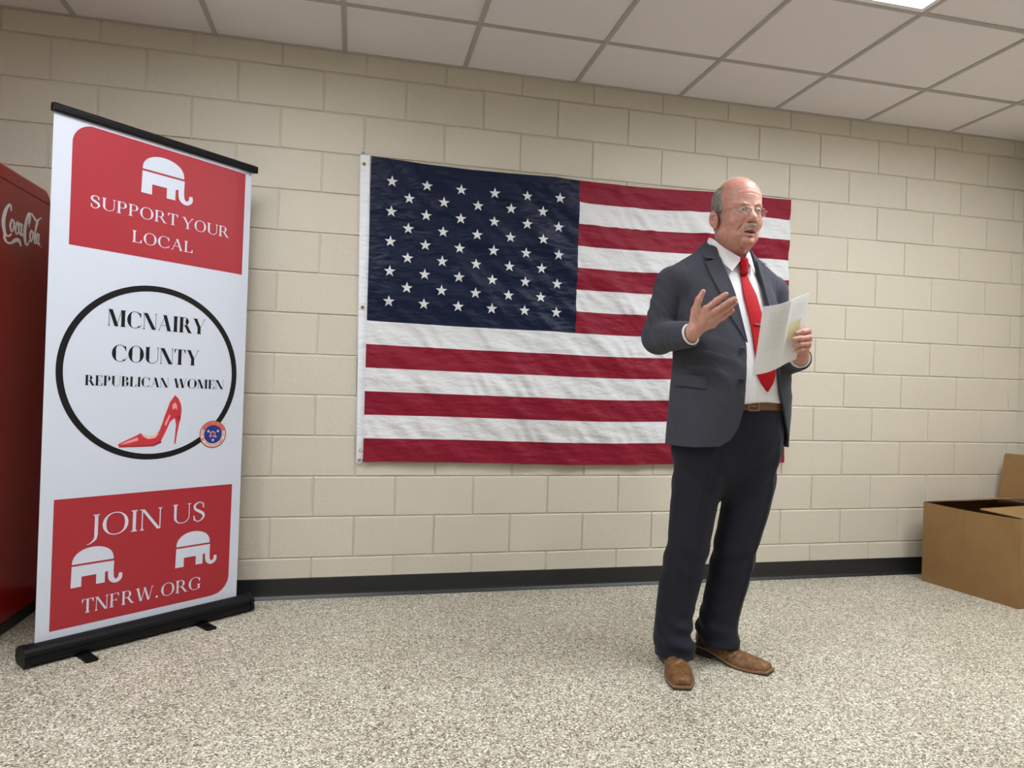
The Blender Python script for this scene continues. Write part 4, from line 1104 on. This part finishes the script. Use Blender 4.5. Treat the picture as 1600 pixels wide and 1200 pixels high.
BLT = mat('brown_leather_belt', (.16, .062, .022), .4); GOLD = mat('pale_metal', (.36, .29, .21), .3, 1.0)
BTL = mat('tan_boot_leather', (.16, .075, .026), .45, spec=.35); t, b = nt(BTL)
v = coords(t); n1 = noise(t, v, 34, 6, .75); f = ramp(t, n1, [(.34, (.075, .032, .013)), (.50, (.175, .082, .030)), (.70, (.30, .150, .056))]); t.links.new(f, b.inputs['Base Color'])
bump(t, b, noise(t, v, 60, 4), .35, .002)
WELT = mat('boot_welt', (.24, .14, .08), .6); HEEL = mat('boot_heel', (.035, .022, .016), .5)
SKIN = mat('skin', (.55, .30, .22), .40, spec=.5); t, b = nt(SKIN)
at = N(t, 'ShaderNodeAttribute', attribute_name='tint'); nz_ = noise(t, coords(t), 70, 4, .6)
mx = N(t, 'ShaderNodeMix', data_type='RGBA', blend_type='MULTIPLY'); mx.inputs['Factor'].default_value = 1
t.links.new(at.outputs['Color'], mx.inputs['A']); t.links.new(ramp(t, nz_, [(.3, (.84, .74, .70)), (.7, (1.12, 1.12, 1.12))]), mx.inputs['B']); t.links.new(mx.outputs['Result'], b.inputs['Base Color'])
b.inputs['Subsurface Weight'].default_value = .12; b.inputs['Subsurface Radius'].default_value = (.8, .3, .15); b.inputs['Subsurface Scale'].default_value = .008
bump(t, b, noise(t, coords(t), 260, 3), .12, .0008)
def hair_mat(name, a, c, sc=(1, 1, 1), rot=None):
    m = mat(name, a, .55, spec=.35); t, b = nt(m)
    if rot: # turn to the combing direction first, then stretch
        v_ = coords(t, (1, 1, 1), rot); mp = t.nodes.new('ShaderNodeMapping'); mp.inputs['Scale'].default_value = sc; t.links.new(v_, mp.inputs[0]); v_ = mp.outputs[0]
    else: v_ = coords(t, sc)
    n_ = noise(t, v_, 1, 3, .7)
    t.links.new(ramp(t, n_, [(.35, a), (.65, c)]), b.inputs['Base Color']); bump(t, b, n_, .6, .0015); return m
HAIR = hair_mat('grey_hair', (.06, .048, .038), (.40, .37, .33), (70, 30, 420), (.85, 0, 0)); MOU = hair_mat('sandy_moustache', (.40, .29, .21), (.68, .56, .46), (500, 200, 120)); BROW = hair_mat('fair_eyebrow', (.50, .38, .30), (.76, .64, .55), (400, 300, 300))
EYW = mat('eye_white', (.44, .40, .38), .25); IRIS = mat('iris', (.07, .06, .05), .2); PUP = mat('pupil', (.005, .005, .005), .1); LENS = mat('spectacle_lens', (1, 1, 1), .0)
t, b = nt(LENS); b.inputs['Alpha'].default_value = .14; b.inputs['Base Color'].default_value = (.55, .56, .55, 1)
MTH = (.035, .008, .008)

RO = V3(1.56, -1.04, 0)
man = empty('person', tuple(RO), 'standing man in a charcoal suit, white shirt and red tie, one hand raised', 'person')
def sobj(name, f, lo, hi, h, mats, parent, sm=0, post=None):
    v, q = sdf_mesh(f, lo, hi, h)
    if sm: v = smooth_mesh(v, q, sm, .5)
    o = mesh_obj(name, v-RO, q, mats, parent, None, True)
    if post is not None:
        c = post(v).astype(np.float32); ca = o.data.color_attributes.new('tint', 'FLOAT_COLOR', 'POINT')
        ca.data.foreach_set('color', np.concatenate([c, np.ones((len(c), 1), np.float32)], 1).ravel())
    return o
def L2(P): return tuple(np.asarray(P, float)-RO)
QF = 1.0 if not globals().get('QUICK') else 1.7
def skin_tint(v):
    q = toH(v.astype(F32)); base = np.array((.56, .295, .235)); c = np.tile(base, (len(v), 1))
    def mixc(w, col): 
        nonlocal c
        w = np.clip(w, 0, 1)[:, None]; c = c*(1-w)+np.array(col)*w
    hd = v[:, 2] > 1.58
    # sun-reddened scalp and cheeks, pink nose, lips, dark mouth
    mixc(hd*.7*np.clip(1-ln(q-np.array((-.03, -.03, .125)))/.07, 0, 1), (.62, .235, .18))
    for s in (-1, 1): mixc(hd*.6*np.clip(1-ln(q-np.array((s*.045, -.085, -.035)))/.04, 0, 1), (.52, .20, .15))
    mixc(hd*.6*np.clip(1-ln(q-np.array((0, -.125, -.03)))/.028, 0, 1), (.60, .25, .19))
    mixc(hd*.45*np.clip((-.085-q[:, 2])/.03, 0, 1), (.42, .19, .135))
    lip = np.minimum(chain(q, [(-.022, -.099, -.0795), (0, -.113, -.0745), (.022, -.099, -.0795)], [.004, .006, .004]), chain(q, [(-.021, -.099, -.0835), (0, -.111, -.0955), (.021, -.099, -.0835)], [.004, .0068, .004]))
    mixc(hd*np.clip(-lip/.002, 0, .85), (.42, .16, .13))
    mixc(hd*np.clip(-ell(q, (0, -.100, -.0842), (.0185, .0195, .0058))/.002, 0, 1)*(q[:, 1] > -.1085), MTH)
    for s in (-1, 1):
        mixc(hd*.5*np.clip(1-ln(q-np.array((s*.095, .026, -.01)))/.03, 0, 1), (.58, .24, .19))
    # hands: redder knuckles and finger ends, pale nails
    for Hd in (HR, HL):
        for k in ('mcp', 'pip'):
            for p in Hd[k]: mixc(.55*np.clip(1-ln(v-np.array(p))/.016, 0, 1), (.52, .21, .16))
        for p in Hd['tip']: mixc(.4*np.clip(1-ln(v-np.array(p))/.014, 0, 1), (.60, .31, .24))
    return c
body_o = sobj('body', body, (1.26, -1.46, 1.12), (1.99, -.86, 1.96), .0022*QF, SKIN, man, 0, skin_tint)
hair_o = sobj('hair', hair, (1.50, -1.26, 1.64), (1.80, -.94, 1.94), .0020*QF, HAIR, man)
# a few thin white strands over the bald crown
rs2 = np.random.RandomState(5); mb = MB()
for i in range(120):
    a = rs2.uniform(-1.2, 1.2); y0 = rs2.uniform(-.062, .07); p0 = V3(.06*math.sin(a), y0, .16)
    # start on the scalp
    z = .17
    for _ in range(40):
        dd = float(head_base(np.array([[p0[0], p0[1], z]], F32))[0]); 
        if dd < .0005: break
        z -= dd*.9
    st = V3(p0[0], p0[1], z-.001); ln_ = rs2.uniform(.010, .022); dr_ = V3(-.9+rs2.uniform(-.3, .9), rs2.uniform(.0, .9), rs2.uniform(-.05, .30)); dr_ /= np.linalg.norm(dr_)
    mid = st+dr_*ln_*.5+V3(0, 0, .003); en = st+dr_*ln_+V3(0, 0, rs2.uniform(-.006, .004))
    mb.tube([L2(frH(st)), L2(frH(mid)), L2(frH(en))], [.0004, .00035, .0002], 3)
WH = mat('white_hair', (.72, .69, .65), .5); mb.build('hair_wisps', WH, man, True)
sobj('moustache', moustache, frH((0, -.10, -.07))-.05, frH((0, -.10, -.07))+.05, .0011*QF, MOU, man)
for s in (-1, 1): c_ = frH((s*.03, -.098, .025)); sobj('eyebrow', lambda P, s=s: eyebrow(P, s), c_-.03, c_+.03, .0010*QF, BROW, man)
for s, e in enumerate(EYE):
    mb = MB(); c = np.array(e); gaze = V3(.10, -1, .0); gaze /= np.linalg.norm(gaze); r = .0134
    up = V3(0, 0, 1); gx_ = np.cross(gaze, up); gx_ /= np.linalg.norm(gx_); gy_ = np.cross(gx_, gaze)
    angs = [0, .12, .2, .28, .38, .46, .60, .8, 1.05, 1.35, 1.6]; n = 24
    rings = [[frH(c+r*(gaze*math.cos(t_)+(gx_*math.cos(2*math.pi*k/n)+gy_*math.sin(2*math.pi*k/n))*math.sin(t_))) for k in range(n)] for t_ in angs[1:]]
    for k in range(n): mb.poly([L2(frH(c+r*gaze)), L2(rings[0][k]), L2(rings[0][(k+1) % n])], 2)
    for i in range(len(rings)-1):
        m_ = 2 if i < 1 else (1 if i < 4 else 0)
        for k in range(n): mb.poly([L2(rings[i][k]), L2(rings[i+1][k]), L2(rings[i+1][(k+1) % n]), L2(rings[i][(k+1) % n])], m_)
    mb.build('eye', [EYW, IRIS, PUP], man, True)
# spectacles
gl_root = bpy.data.objects.new('spectacles', None); COL.objects.link(gl_root); gl_root.parent = man; gl_root['label'] = 'thin metal spectacles'
mb = MB()
def lens_loop(s, n=28, w_=.0258, h_=.0175):
    out = []
    for k in range(n):
        a = 2*math.pi*k/n; ca, sa = math.cos(a), math.sin(a); q_ = (abs(ca)**3.2+abs(sa)**3.2)**(-1/3.2)
        X = s*.0335+w_*ca*q_; Z = -.0085+h_*sa*q_; out.append(frH((X, -.1185+2.2*X*X*1.6, Z)))
    return out
for s in (-1, 1): mb.tube([L2(p) for p in lens_loop(s)], .0011, 6, 0, True)
mb.tube([L2(frH(p)) for p in ((-.0082, -.1180, -.002), (-.005, -.1215, .0015), (.005, -.1215, .0015), (.0082, -.1180, -.002))], .0012, 6)
mb.build('frame', GOLD, gl_root, True)
for s in (-1, 1):
    mb = MB(); mb.tube([L2(frH(p)) for p in ((s*.0592, -.1065, -.002), (s*.0670, -.1030, .0005), (s*.0755, -.090, .0025), (s*.0835, -.035, .0070), (s*.0875, .010, .0090), (s*.0885, .030, .006), (s*.0860, .042, -.012))], .0012, 6); mb.build('temple', GOLD, gl_root, True)
    lp = lens_loop(s); cc = sum(lp)/len(lp); mb = MB()
    b0 = len(mb.v); mb.v.append(L2(cc)); mb.v += [L2(p) for p in lp]
    for k in range(len(lp)): mb.f.append([0, 1+k, 1+(k+1) % len(lp)]); mb.m.append(0)
    mb.build('lens', LENS, gl_root, True)
jk = sobj('jacket', jacket, (1.25, -1.40, .86), (2.02, -.86, 1.70), .0028*QF, SUIT, man, 2)
sh_o = sobj('shirt', shirt, (1.38, -1.30, 1.03), (1.92, -.88, 1.65), .0040*QF, SHM, man)
for k, c_ in ((0, R_WR), (1, L_WR)): sobj('shirt_cuff', lambda P, k=k: shirt_cuff(P, k), c_-.10, c_+.10, .0016*QF, SHM, man)
tr = sobj('trousers', trousers, (1.33, -1.26, .02), (1.94, -.88, 1.07), .0032*QF, TRS, man, 1)

# cloth pieces laid on a surface: march from in front onto the distance field
def onto(f, x, z, off=0.0):
    """point of surface f in front of torso-frame (x, z)"""
    y = -.32
    for _ in range(60):
        d = float(f(frT((x, y, z))[None].astype(F32))[0])
        if d < .0004 or y > .12: break
        y += d*.75
    return y-off
def onto_many(f, XZ, off):
    XZ = np.asarray(XZ, float); y = np.full(len(XZ), -.32)
    for _ in range(80):
        P = TO+np.stack([XZ[:, 0], y, XZ[:, 1]], -1)@RT.T; d = f(P.astype(F32)); y = np.where((d > .0004) & (y < .12), y+d*.7, y)
    return np.stack([XZ[:, 0], y-off, XZ[:, 1]], -1)
def patch(name, f, Lc, Rc, mats, parent, off=.003, th=.003, nu=10, nv=40, roll=0.0, fold_side=0, ylim=None, smooth=3):
    """strip between two curves (lists of (x, z) from top to bottom), laid on f with thickness"""
    def samp(C):
        C = np.array(C, float); s = np.concatenate([[0], np.cumsum(ln(C[1:]-C[:-1]))]); s /= s[-1]; t_ = np.linspace(0, 1, nv+1)
        return np.stack([np.interp(t_, s, C[:, 0]), np.interp(t_, s, C[:, 1])], -1)
    A, B_2 = samp(Lc), samp(Rc); XZ = np.concatenate([A+(B_2-A)*k/nu for k in range(nu+1)]).reshape(nu+1, nv+1, 2)
    P = onto_many(f, XZ.reshape(-1, 2), 0).reshape(nu+1, nv+1, 3)
    if ylim is not None: P[..., 1] = np.minimum(P[..., 1], ylim(XZ))
    for _ in range(smooth):
        Q = P.copy(); Q[1:-1, 1:-1, 1] = (P[1:-1, 1:-1, 1]*2+P[:-2, 1:-1, 1]+P[2:, 1:-1, 1]+P[1:-1, :-2, 1]+P[1:-1, 2:, 1])/6
        Q[0, 1:-1, 1] = (P[0, :-2, 1]+P[0, 2:, 1]+P[0, 1:-1, 1])/3; Q[-1, 1:-1, 1] = (P[-1, :-2, 1]+P[-1, 2:, 1]+P[-1, 1:-1, 1])/3; P = Q
    k = np.linspace(0, 1, nu+1)[:, None]
    bul = roll*np.sin(math.pi*k)
    if fold_side: bul = bul+abs(fold_side)*np.exp(-(((k-(0 if fold_side < 0 else 1))/.22)**2))
    top = P.copy(); top[..., 1] -= off+th+bul; bot = P.copy(); bot[..., 1] -= off-.0015
    mb = MB(); n1 = (nu+1)*(nv+1)
    V = [L2(frT(p)) for p in top.reshape(-1, 3)]+[L2(frT(p)) for p in bot.reshape(-1, 3)]
    Fc = []; I = lambda i, j: i*(nv+1)+j
    for i in range(nu):
        for j in range(nv):
            Fc.append([I(i, j), I(i, j+1), I(i+1, j+1), I(i+1, j)]); Fc.append([n1+I(i, j), n1+I(i+1, j), n1+I(i+1, j+1), n1+I(i, j+1)])
    for j in range(nv):
        Fc.append([I(0, j), n1+I(0, j), n1+I(0, j+1), I(0, j+1)]); Fc.append([I(nu, j), I(nu, j+1), n1+I(nu, j+1), n1+I(nu, j)])
    for i in range(nu):
        Fc.append([I(i, 0), I(i+1, 0), n1+I(i+1, 0), n1+I(i, 0)]); Fc.append([I(i, nv), n1+I(i, nv), n1+I(i+1, nv), I(i+1, nv)])
    mb.add(V, Fc); o = mb.build(name, mats, parent, True); bm_ = o.modifiers.new('edge', 'EDGE_SPLIT'); bm_.split_angle = math.radians(50); return o
JO = lambda P: torso(P)
# lapels: inner edge is the opening, outer edge the notch and the long slope down to the button
patch('lapel', JO, [(-.138, 1.588), (-.128, 1.530), (-.110, 1.459), (-.078, 1.366), (-.054, 1.328), (-.032, 1.285)], [(-.083, 1.612), (-.074, 1.560), (-.056, 1.470), (-.042, 1.375), (-.031, 1.31), (-.0265, 1.277)], SUIT, jk, off=.0015, th=.0032, nu=10, nv=44, fold_side=.004)
patch('lapel', JO, [(.093, 1.612), (.093, 1.56), (.095, 1.47), (.104, 1.375), (.111, 1.30), (.117, 1.215)], [(.172, 1.590), (.170, 1.530), (.160, 1.459), (.142, 1.356), (.130, 1.30), (.119, 1.210)], SUIT, jk, off=.0015, th=.0032, nu=10, nv=44, fold_side=-.004)
def collar_strip(name, pts_in, pts_out, mats, parent, th=.003, n=40):
    """band between two space curves in the torso frame, with thickness"""
    A = np.array(pts_in, float); B_2 = np.array(pts_out, float)
    def sm(C):
        s = np.linspace(0, 1, len(C)); t_ = np.linspace(0, 1, n+1); return np.stack([tab(t_, s, C[:, k]) for k in range(3)], -1).astype(float)
    A, B_2 = sm(A), sm(B_2); nu = 5; G = np.stack([A+(B_2-A)*k/nu for k in range(nu+1)])
    c0 = np.array((0, .02, 0)); bulge_ = np.sin(math.pi*np.linspace(0, 1, nu+1))[:, None]
    rad = G-c0; rad[..., 2] = 0; rad /= ln(rad)[..., None]; G = G+rad*(bulge_*.003)[..., None]
    V = [L2(frT(p)) for p in (G+rad*th).reshape(-1, 3)]+[L2(frT(p)) for p in G.reshape(-1, 3)]; n1 = (nu+1)*(n+1); I = lambda i, j: i*(n+1)+j; Fc = []
    for i in range(nu):
        for j in range(n): Fc.append([I(i, j), I(i, j+1), I(i+1, j+1), I(i+1, j)]); Fc.append([n1+I(i, j), n1+I(i+1, j), n1+I(i+1, j+1), n1+I(i, j+1)])
    for j in range(n):
        Fc.append([I(0, j), n1+I(0, j), n1+I(0, j+1), I(0, j+1)]); Fc.append([I(nu, j), I(nu, j+1), n1+I(nu, j+1), n1+I(nu, j)])
    for i in range(nu): Fc.append([I(i, 0), I(i+1, 0), n1+I(i+1, 0), n1+I(i, 0)]); Fc.append([I(i, n), n1+I(i, n), n1+I(i+1, n), I(i+1, n)])
    mb = MB(); mb.add(V, Fc); o = mb.build(name, mats, parent, True); e = o.modifiers.new('edge', 'EDGE_SPLIT'); e.split_angle = math.radians(50); return o
# jacket collar round the back of the neck, meeting the lapels at the notch
collar_strip('collar', [(-.083, -.062, 1.602), (-.089, -.028, 1.652), (-.084, .022, 1.688), (-.052, .068, 1.696), (0, .084, 1.698), (.052, .068, 1.696), (.084, .022, 1.688), (.092, -.026, 1.652), (.093, -.058, 1.602)],
             [(-.134, -.054, 1.606), (-.132, -.014, 1.634), (-.122, .038, 1.646), (-.078, .092, 1.645), (0, .112, 1.645), (.078, .092, 1.645), (.122, .038, 1.646), (.136, -.014, 1.630), (.155, -.046, 1.606)], SUIT, jk, .003)
for (bx_, bz_, f_) in ((-.050, 1.247, JO), (-.060, 1.129, JO)):
    y = onto(f_, bx_, bz_, .002); mb = MB(); R_ = Matrix.Translation(L2(frT((bx_, y, bz_)))) @ Matrix.Rotation(TPH-.25, 4, 'Z') @ Matrix.Rotation(math.pi/2, 4, 'X')
    mb.prism(circ(0, 0, .0105, 20), -.002, .0030, 0, R_); mb.tube([tuple(R_ @ Vector((.0095*math.cos(a), .0095*math.sin(a), .0032))) for a in [2*math.pi*k/20 for k in range(20)]], .0012, 6, 0, True)
    for a, c in ((-.0028, -.0028), (.0028, .0028), (.0028, -.0028), (-.0028, .0028)): mb.prism(circ(a, c, .001, 6), .0031, .0034, 1, R_)
    mb.build('button', [BTN, LIN], jk)
def side_flap(a0, a1, z0, z1):
    # wraps round the flank: found by marching out from the axis of the trunk
    nu, nv = 14, 5; P = np.zeros((nu+1, nv+1, 3)); Nn = np.zeros((nu+1, nv+1, 3))
    for i in range(nu+1):
        for j in range(nv+1):
            an = math.radians(a0+(a1-a0)*i/nu); z = z0+(z1-z0)*j/nv-.010*(i/nu)+.003*math.sin(math.pi*i/nu)*(j == nv); dr = V3(math.sin(an), -math.cos(an), 0); r_ = .34
            for _ in range(60):
                d = float(JO(frT(V3(.03, 0, z)+dr*r_)[None].astype(F32))[0])
                if d < .0004: break
                r_ -= d*.8
            P[i, j] = frT(V3(.03, 0, z)+dr*r_); Nn[i, j] = RT@dr
    mb = MB(); n1 = (nu+1)*(nv+1); I = lambda i, j: i*(nv+1)+j; top = P+Nn*.0085; bot = P-Nn*.001; Fc = []
    for i in range(nu):
        for j in range(nv): Fc += [[I(i, j), I(i, j+1), I(i+1, j+1), I(i+1, j)], [n1+I(i, j), n1+I(i+1, j), n1+I(i+1, j+1), n1+I(i, j+1)]]
    for j in range(nv): Fc += [[I(0, j), n1+I(0, j), n1+I(0, j+1), I(0, j+1)], [I(nu, j), I(nu, j+1), n1+I(nu, j+1), n1+I(nu, j)]]
    for i in range(nu): Fc += [[I(i, 0), I(i+1, 0), n1+I(i+1, 0), n1+I(i, 0)], [I(i, nv), n1+I(i, nv), n1+I(i+1, nv), I(i+1, nv)]]
    mb.add([L2(p) for p in top.reshape(-1, 3)]+[L2(p) for p in bot.reshape(-1, 3)], Fc); o = mb.build('pocket_flap', SUIT, jk, True)
    e = o.modifiers.new('edge', 'EDGE_SPLIT'); e.split_angle = math.radians(50)
side_flap(-90, -57, 1.153, 1.107)
# shirt placket, collar and tie
SS = lambda P: shirt_surf(P)
patch('placket', SS, [(.015, 1.58), (.012, 1.30), (.022, 1.06)], [(.048, 1.58), (.045, 1.30), (.055, 1.06)], SHM, sh_o, off=-.0005, th=.002, nu=4, nv=30)
def leaf(sgn, tip, knot):
    top = [(0, .070, 1.706), (sgn*.042, .058, 1.708), (sgn*.069, .022, 1.706), (sgn*.072, -.014, 1.690), (sgn*.055, -.054, 1.654), knot]
    bot = [(0, .080, 1.655), (sgn*.052, .068, 1.654), (sgn*.080, .028, 1.648), (sgn*.086, -.018, 1.632), (sgn*.076, -.062, 1.598), tip]
    return collar_strip('collar_leaf', top, bot, SHM, sh_o, .0022, 30)
leaf(-1, (-.045, -.096, 1.556), (.004, -.086, 1.611)); leaf(1, (.060, -.096, 1.556), (.022, -.086, 1.611))
tz = [1.600, 1.575, 1.556, 1.520, 1.465, 1.405, 1.337, 1.245, 1.158, 1.125, 1.094]
tl = [.004, .002, .002, -.002, -.005, .002, .012, .015, .019, .036, .064]
trr = [.034, .032, .029, .038, .058, .067, .086, .106, .107, .092, .067]
tie_root = bpy.data.objects.new('tie', None); COL.objects.link(tie_root); tie_root.parent = man
patch('blade', SS, list(zip(tl, tz))[2:], list(zip(trr, tz))[2:], TIE, tie_root, off=.004, th=.0045, nu=8, nv=60, roll=.003)
def knot(P):
    T = toT(P); k1 = cone(T, (.013, -.088, 1.601), (.014, -.095, 1.556), .0185, .0135)
    k1 = np.maximum(k1, np.maximum(T[..., 2]-1.613, 1.544-T[..., 2])); return k1.astype(F32)
sobj('knot', knot, frT((.03, -.08, 1.585))-.05, frT((.03, -.08, 1.585))+.05, .0016*QF, TIE, tie_root)
y = onto(SS, .045, 1.349, .014); mb = MB(); mb.box((-.008, -.002, -.0035), (.026, .002, .0035), 0, Matrix.Translation(L2(frT((.030, y, 1.349)))) @ Matrix.Rotation(TPH, 4, 'Z') @ Matrix.Rotation(.08, 4, 'Y'), .0006); mb.build('tie_clip', GOLD, tie_root)
# belt
def belt(P):
    z = P[..., 2]; x, y = P[..., 0], P[..., 1]
    d = loftd(x, y, z, [1.0, 1.05, 1.10], [1.668]*3, [-1.06]*3, [.227, .226, .225], [.163]*3, 2.3, False)
    return smax(np.abs(d-.0005)-.003, np.abs(z-1.040)-.0185, .002).astype(F32)
bl = sobj('belt', belt, (1.42, -1.25, 1.01), (1.92, -.87, 1.07), .0026*QF, BLT, man)
def place_on_belt(px, th_, name, m, hw, hz, open_=True):
    mb = MB(); f = lambda x: -1.06-.167*(1-(abs((x-1.668)/.230))**2.3)**(1/2.3)
    lo = []; 
    loop = [(-hw, -hz), (hw, -hz), (hw, hz), (-hw, hz)]
    pts = [L2((px+a, f(px+a)-th_, 1.040+c)) for a, c in loop]
    mb.tube(pts, .0022, 6, 0, True)
    if open_: mb.tube([L2((px+hw*.4, f(px)-th_, 1.040-hz*.2)), L2((px-hw, f(px-hw)-th_-.001, 1.040))], .0018, 6)
    return mb.build(name, m, bl, True)
place_on_belt(1.672, .004, 'buckle', GOLD, .021, .020)
# boots
for k in range(2):
    o_, a_, L_ = BOOTS[k]; f_ = V3(math.sin(a_), -math.cos(a_), 0); l_ = V3(math.cos(a_), math.sin(a_), 0); side = 1 if k == 0 else -1
    br = bpy.data.objects.new('boot', None); COL.objects.link(br); br.parent = man
    c = o_+f_*.16; sobj('upper', lambda P, k=k: boot_upper(P, k), c-V3(.21, .21, 0), c+V3(.21, .21, .25), .0024*QF, BTL, br)
    def outline(u0, u1, grow, n=26):
        us = np.linspace(u0, u1, n); w_ = tab(us, BW_S, BW_W)+grow; ax_ = boot_axis(us, side)
        e = [(u, ax_[i]-w_[i]) for i, u in enumerate(us)]+[(u, ax_[i]+w_[i]) for i, u in list(enumerate(us))[::-1]]
        return e
    def slab_(u0, u1, grow, zlo, zhi, name, m):
        e = outline(u0, u1, grow); n = len(e); mb = MB()
        v = [L2(o_+f_*(u*L_)+l_*x+V3(0, 0, zlo(u))) for u, x in e]+[L2(o_+f_*(u*L_)+l_*x+V3(0, 0, zhi(u))) for u, x in e]
        h_ = n//2; Fc = [[i, i+1, n-2-i, n-1-i] for i in range(h_-1)]; Fc += [[n+i, n+n-1-i, n+n-2-i, n+i+1] for i in range(h_-1)]
        Fc += [[i, n+i, n+(i+1) % n, (i+1) % n] for i in range(n)]
        mb.add(v, Fc); return bevmod(mb.build(name, m, br), .0012)
    zb = lambda u: float(np.interp(u, BZ_S, BZ_Z))
    slab_(-.010, 1.012, .0028, lambda u: max(zb(u)-.0075, .0035 if .55 < u else .0035), lambda u: zb(u)+.0005, 'welt', WELT)
    slab_(.30, 1.015, .0025, lambda u: max(0.0, zb(u)-.0135) if u < .62 else max(0, zb(u)-.013), lambda u: zb(u)-.0072 if u < .55 else max(zb(u)-.0076, .0034), 'outsole', HEEL)
    slab_(-.010, .265, .001, lambda u: 0.0, lambda u: zb(u)-.0076, 'heel', HEEL)

# ------------------------------------------------------------------ sheets of paper with a yellow note
PAP = mat('paper', (.86, .86, .89), .65); INK = mat('grey_print', (.66, .66, .70), .7); YEL = mat('yellow_note', (.74, .72, .42), .7)
pt_ = [V3(1.556, -1.450, 1.384), V3(1.647, -1.478, 1.408), V3(1.771, -1.405, 1.450)]; pb_ = [V3(1.598, -1.330, 1.153), V3(1.688, -1.352, 1.181), V3(1.795, -1.305, 1.218)]
PO = V3(1.69, -1.38, 1.15)
pap = empty('paper_sheaf', tuple(PO), 'folded white sheaf of printed pages held in the man\'s left hand', 'papers')
def pap_pt(u, v, off=0.0):
    """u 0..1 left half, 1..2 right half; v 0 bottom .. 1 top"""
    k = 0 if u <= 1 else 1; w_ = u-k; a = pb_[k]+(pb_[k+1]-pb_[k])*w_; b_ = pt_[k]+(pt_[k+1]-pt_[k])*w_; p = a+(b_-a)*v
    nrm = np.cross(pt_[k+1]-pt_[k], pb_[k]-pt_[k]); nrm /= np.linalg.norm(nrm)
    if nrm[1] > 0: nrm = -nrm
    cur = .010*math.sin(math.pi*w_)*(1 if k == 0 else -.3) + .006*math.sin(math.pi*v)*(1 if k == 0 else .4)
    if k == 1: cur += .005*w_*math.exp(-((v-.42)/.2)**2)
    return p+nrm*(off+cur)-PO
def sheet(name, off, m, u0, u1, v0, v1, parent, th=.0012, nu=20, nv=16, lines=False, mats=None):
    mb = MB(); us = np.linspace(u0, u1, nu+1); vs_ = np.linspace(v0, v1, nv+1)
    for i in range(nu):
        for j in range(nv):
            for o2, fl in ((off, 0), (off-th, 1)):
                P = [pap_pt(us[i], vs_[j], o2), pap_pt(us[i+1], vs_[j], o2), pap_pt(us[i+1], vs_[j+1], o2), pap_pt(us[i], vs_[j+1], o2)]; mb.poly(P[::-1] if fl else P, 0)
    for i in range(nu):
        for vv in (v0, v1): mb.poly([pap_pt(us[i], vv, off), pap_pt(us[i+1], vv, off), pap_pt(us[i+1], vv, off-th), pap_pt(us[i], vv, off-th)])
    for j in range(nv):
        for u_ in (u0, u1): mb.poly([pap_pt(u_, vs_[j], off), pap_pt(u_, vs_[j+1], off), pap_pt(u_, vs_[j+1], off-th), pap_pt(u_, vs_[j], off-th)])
    if lines:
        rl = random.Random(2)
        for k, (ua, ub) in ((0, (.26, .93)), (1, (1.10, 1.80))):
            r_ = 0; v = .90
            while v > (.34 if k == 0 else .60):
                e = ub if rl.random() < .75 else ua+(ub-ua)*rl.uniform(.4, .9); u = ua
                while u < e-.01:
                    un = min(e, u+.035)
                    mb.poly([pap_pt(u, v-.0035, off+.0003), pap_pt(un-.006, v-.0035, off+.0003), pap_pt(un-.006, v+.0035, off+.0003), pap_pt(u, v+.0035, off+.0003)], 1); u = un
                v -= .034 if k == 0 else .030; r_ += 1
                if r_ % 6 == 0: v -= .014
    return mb.build(name, [m, INK], parent)
sheet('front_page', .0010, PAP, 0, 2, 0, 1, pap, .0005, lines=True)
sheet('inner_page', -.0012, PAP, .012, 1.985, .014, 1.008, pap, .0005)
sheet('inner_page', -.0030, PAP, .02, 1.965, .008, .994, pap, .0005)
sheet('sticky_note', .0018, YEL, 1.12, 1.74, .40, .66, pap, .0004)
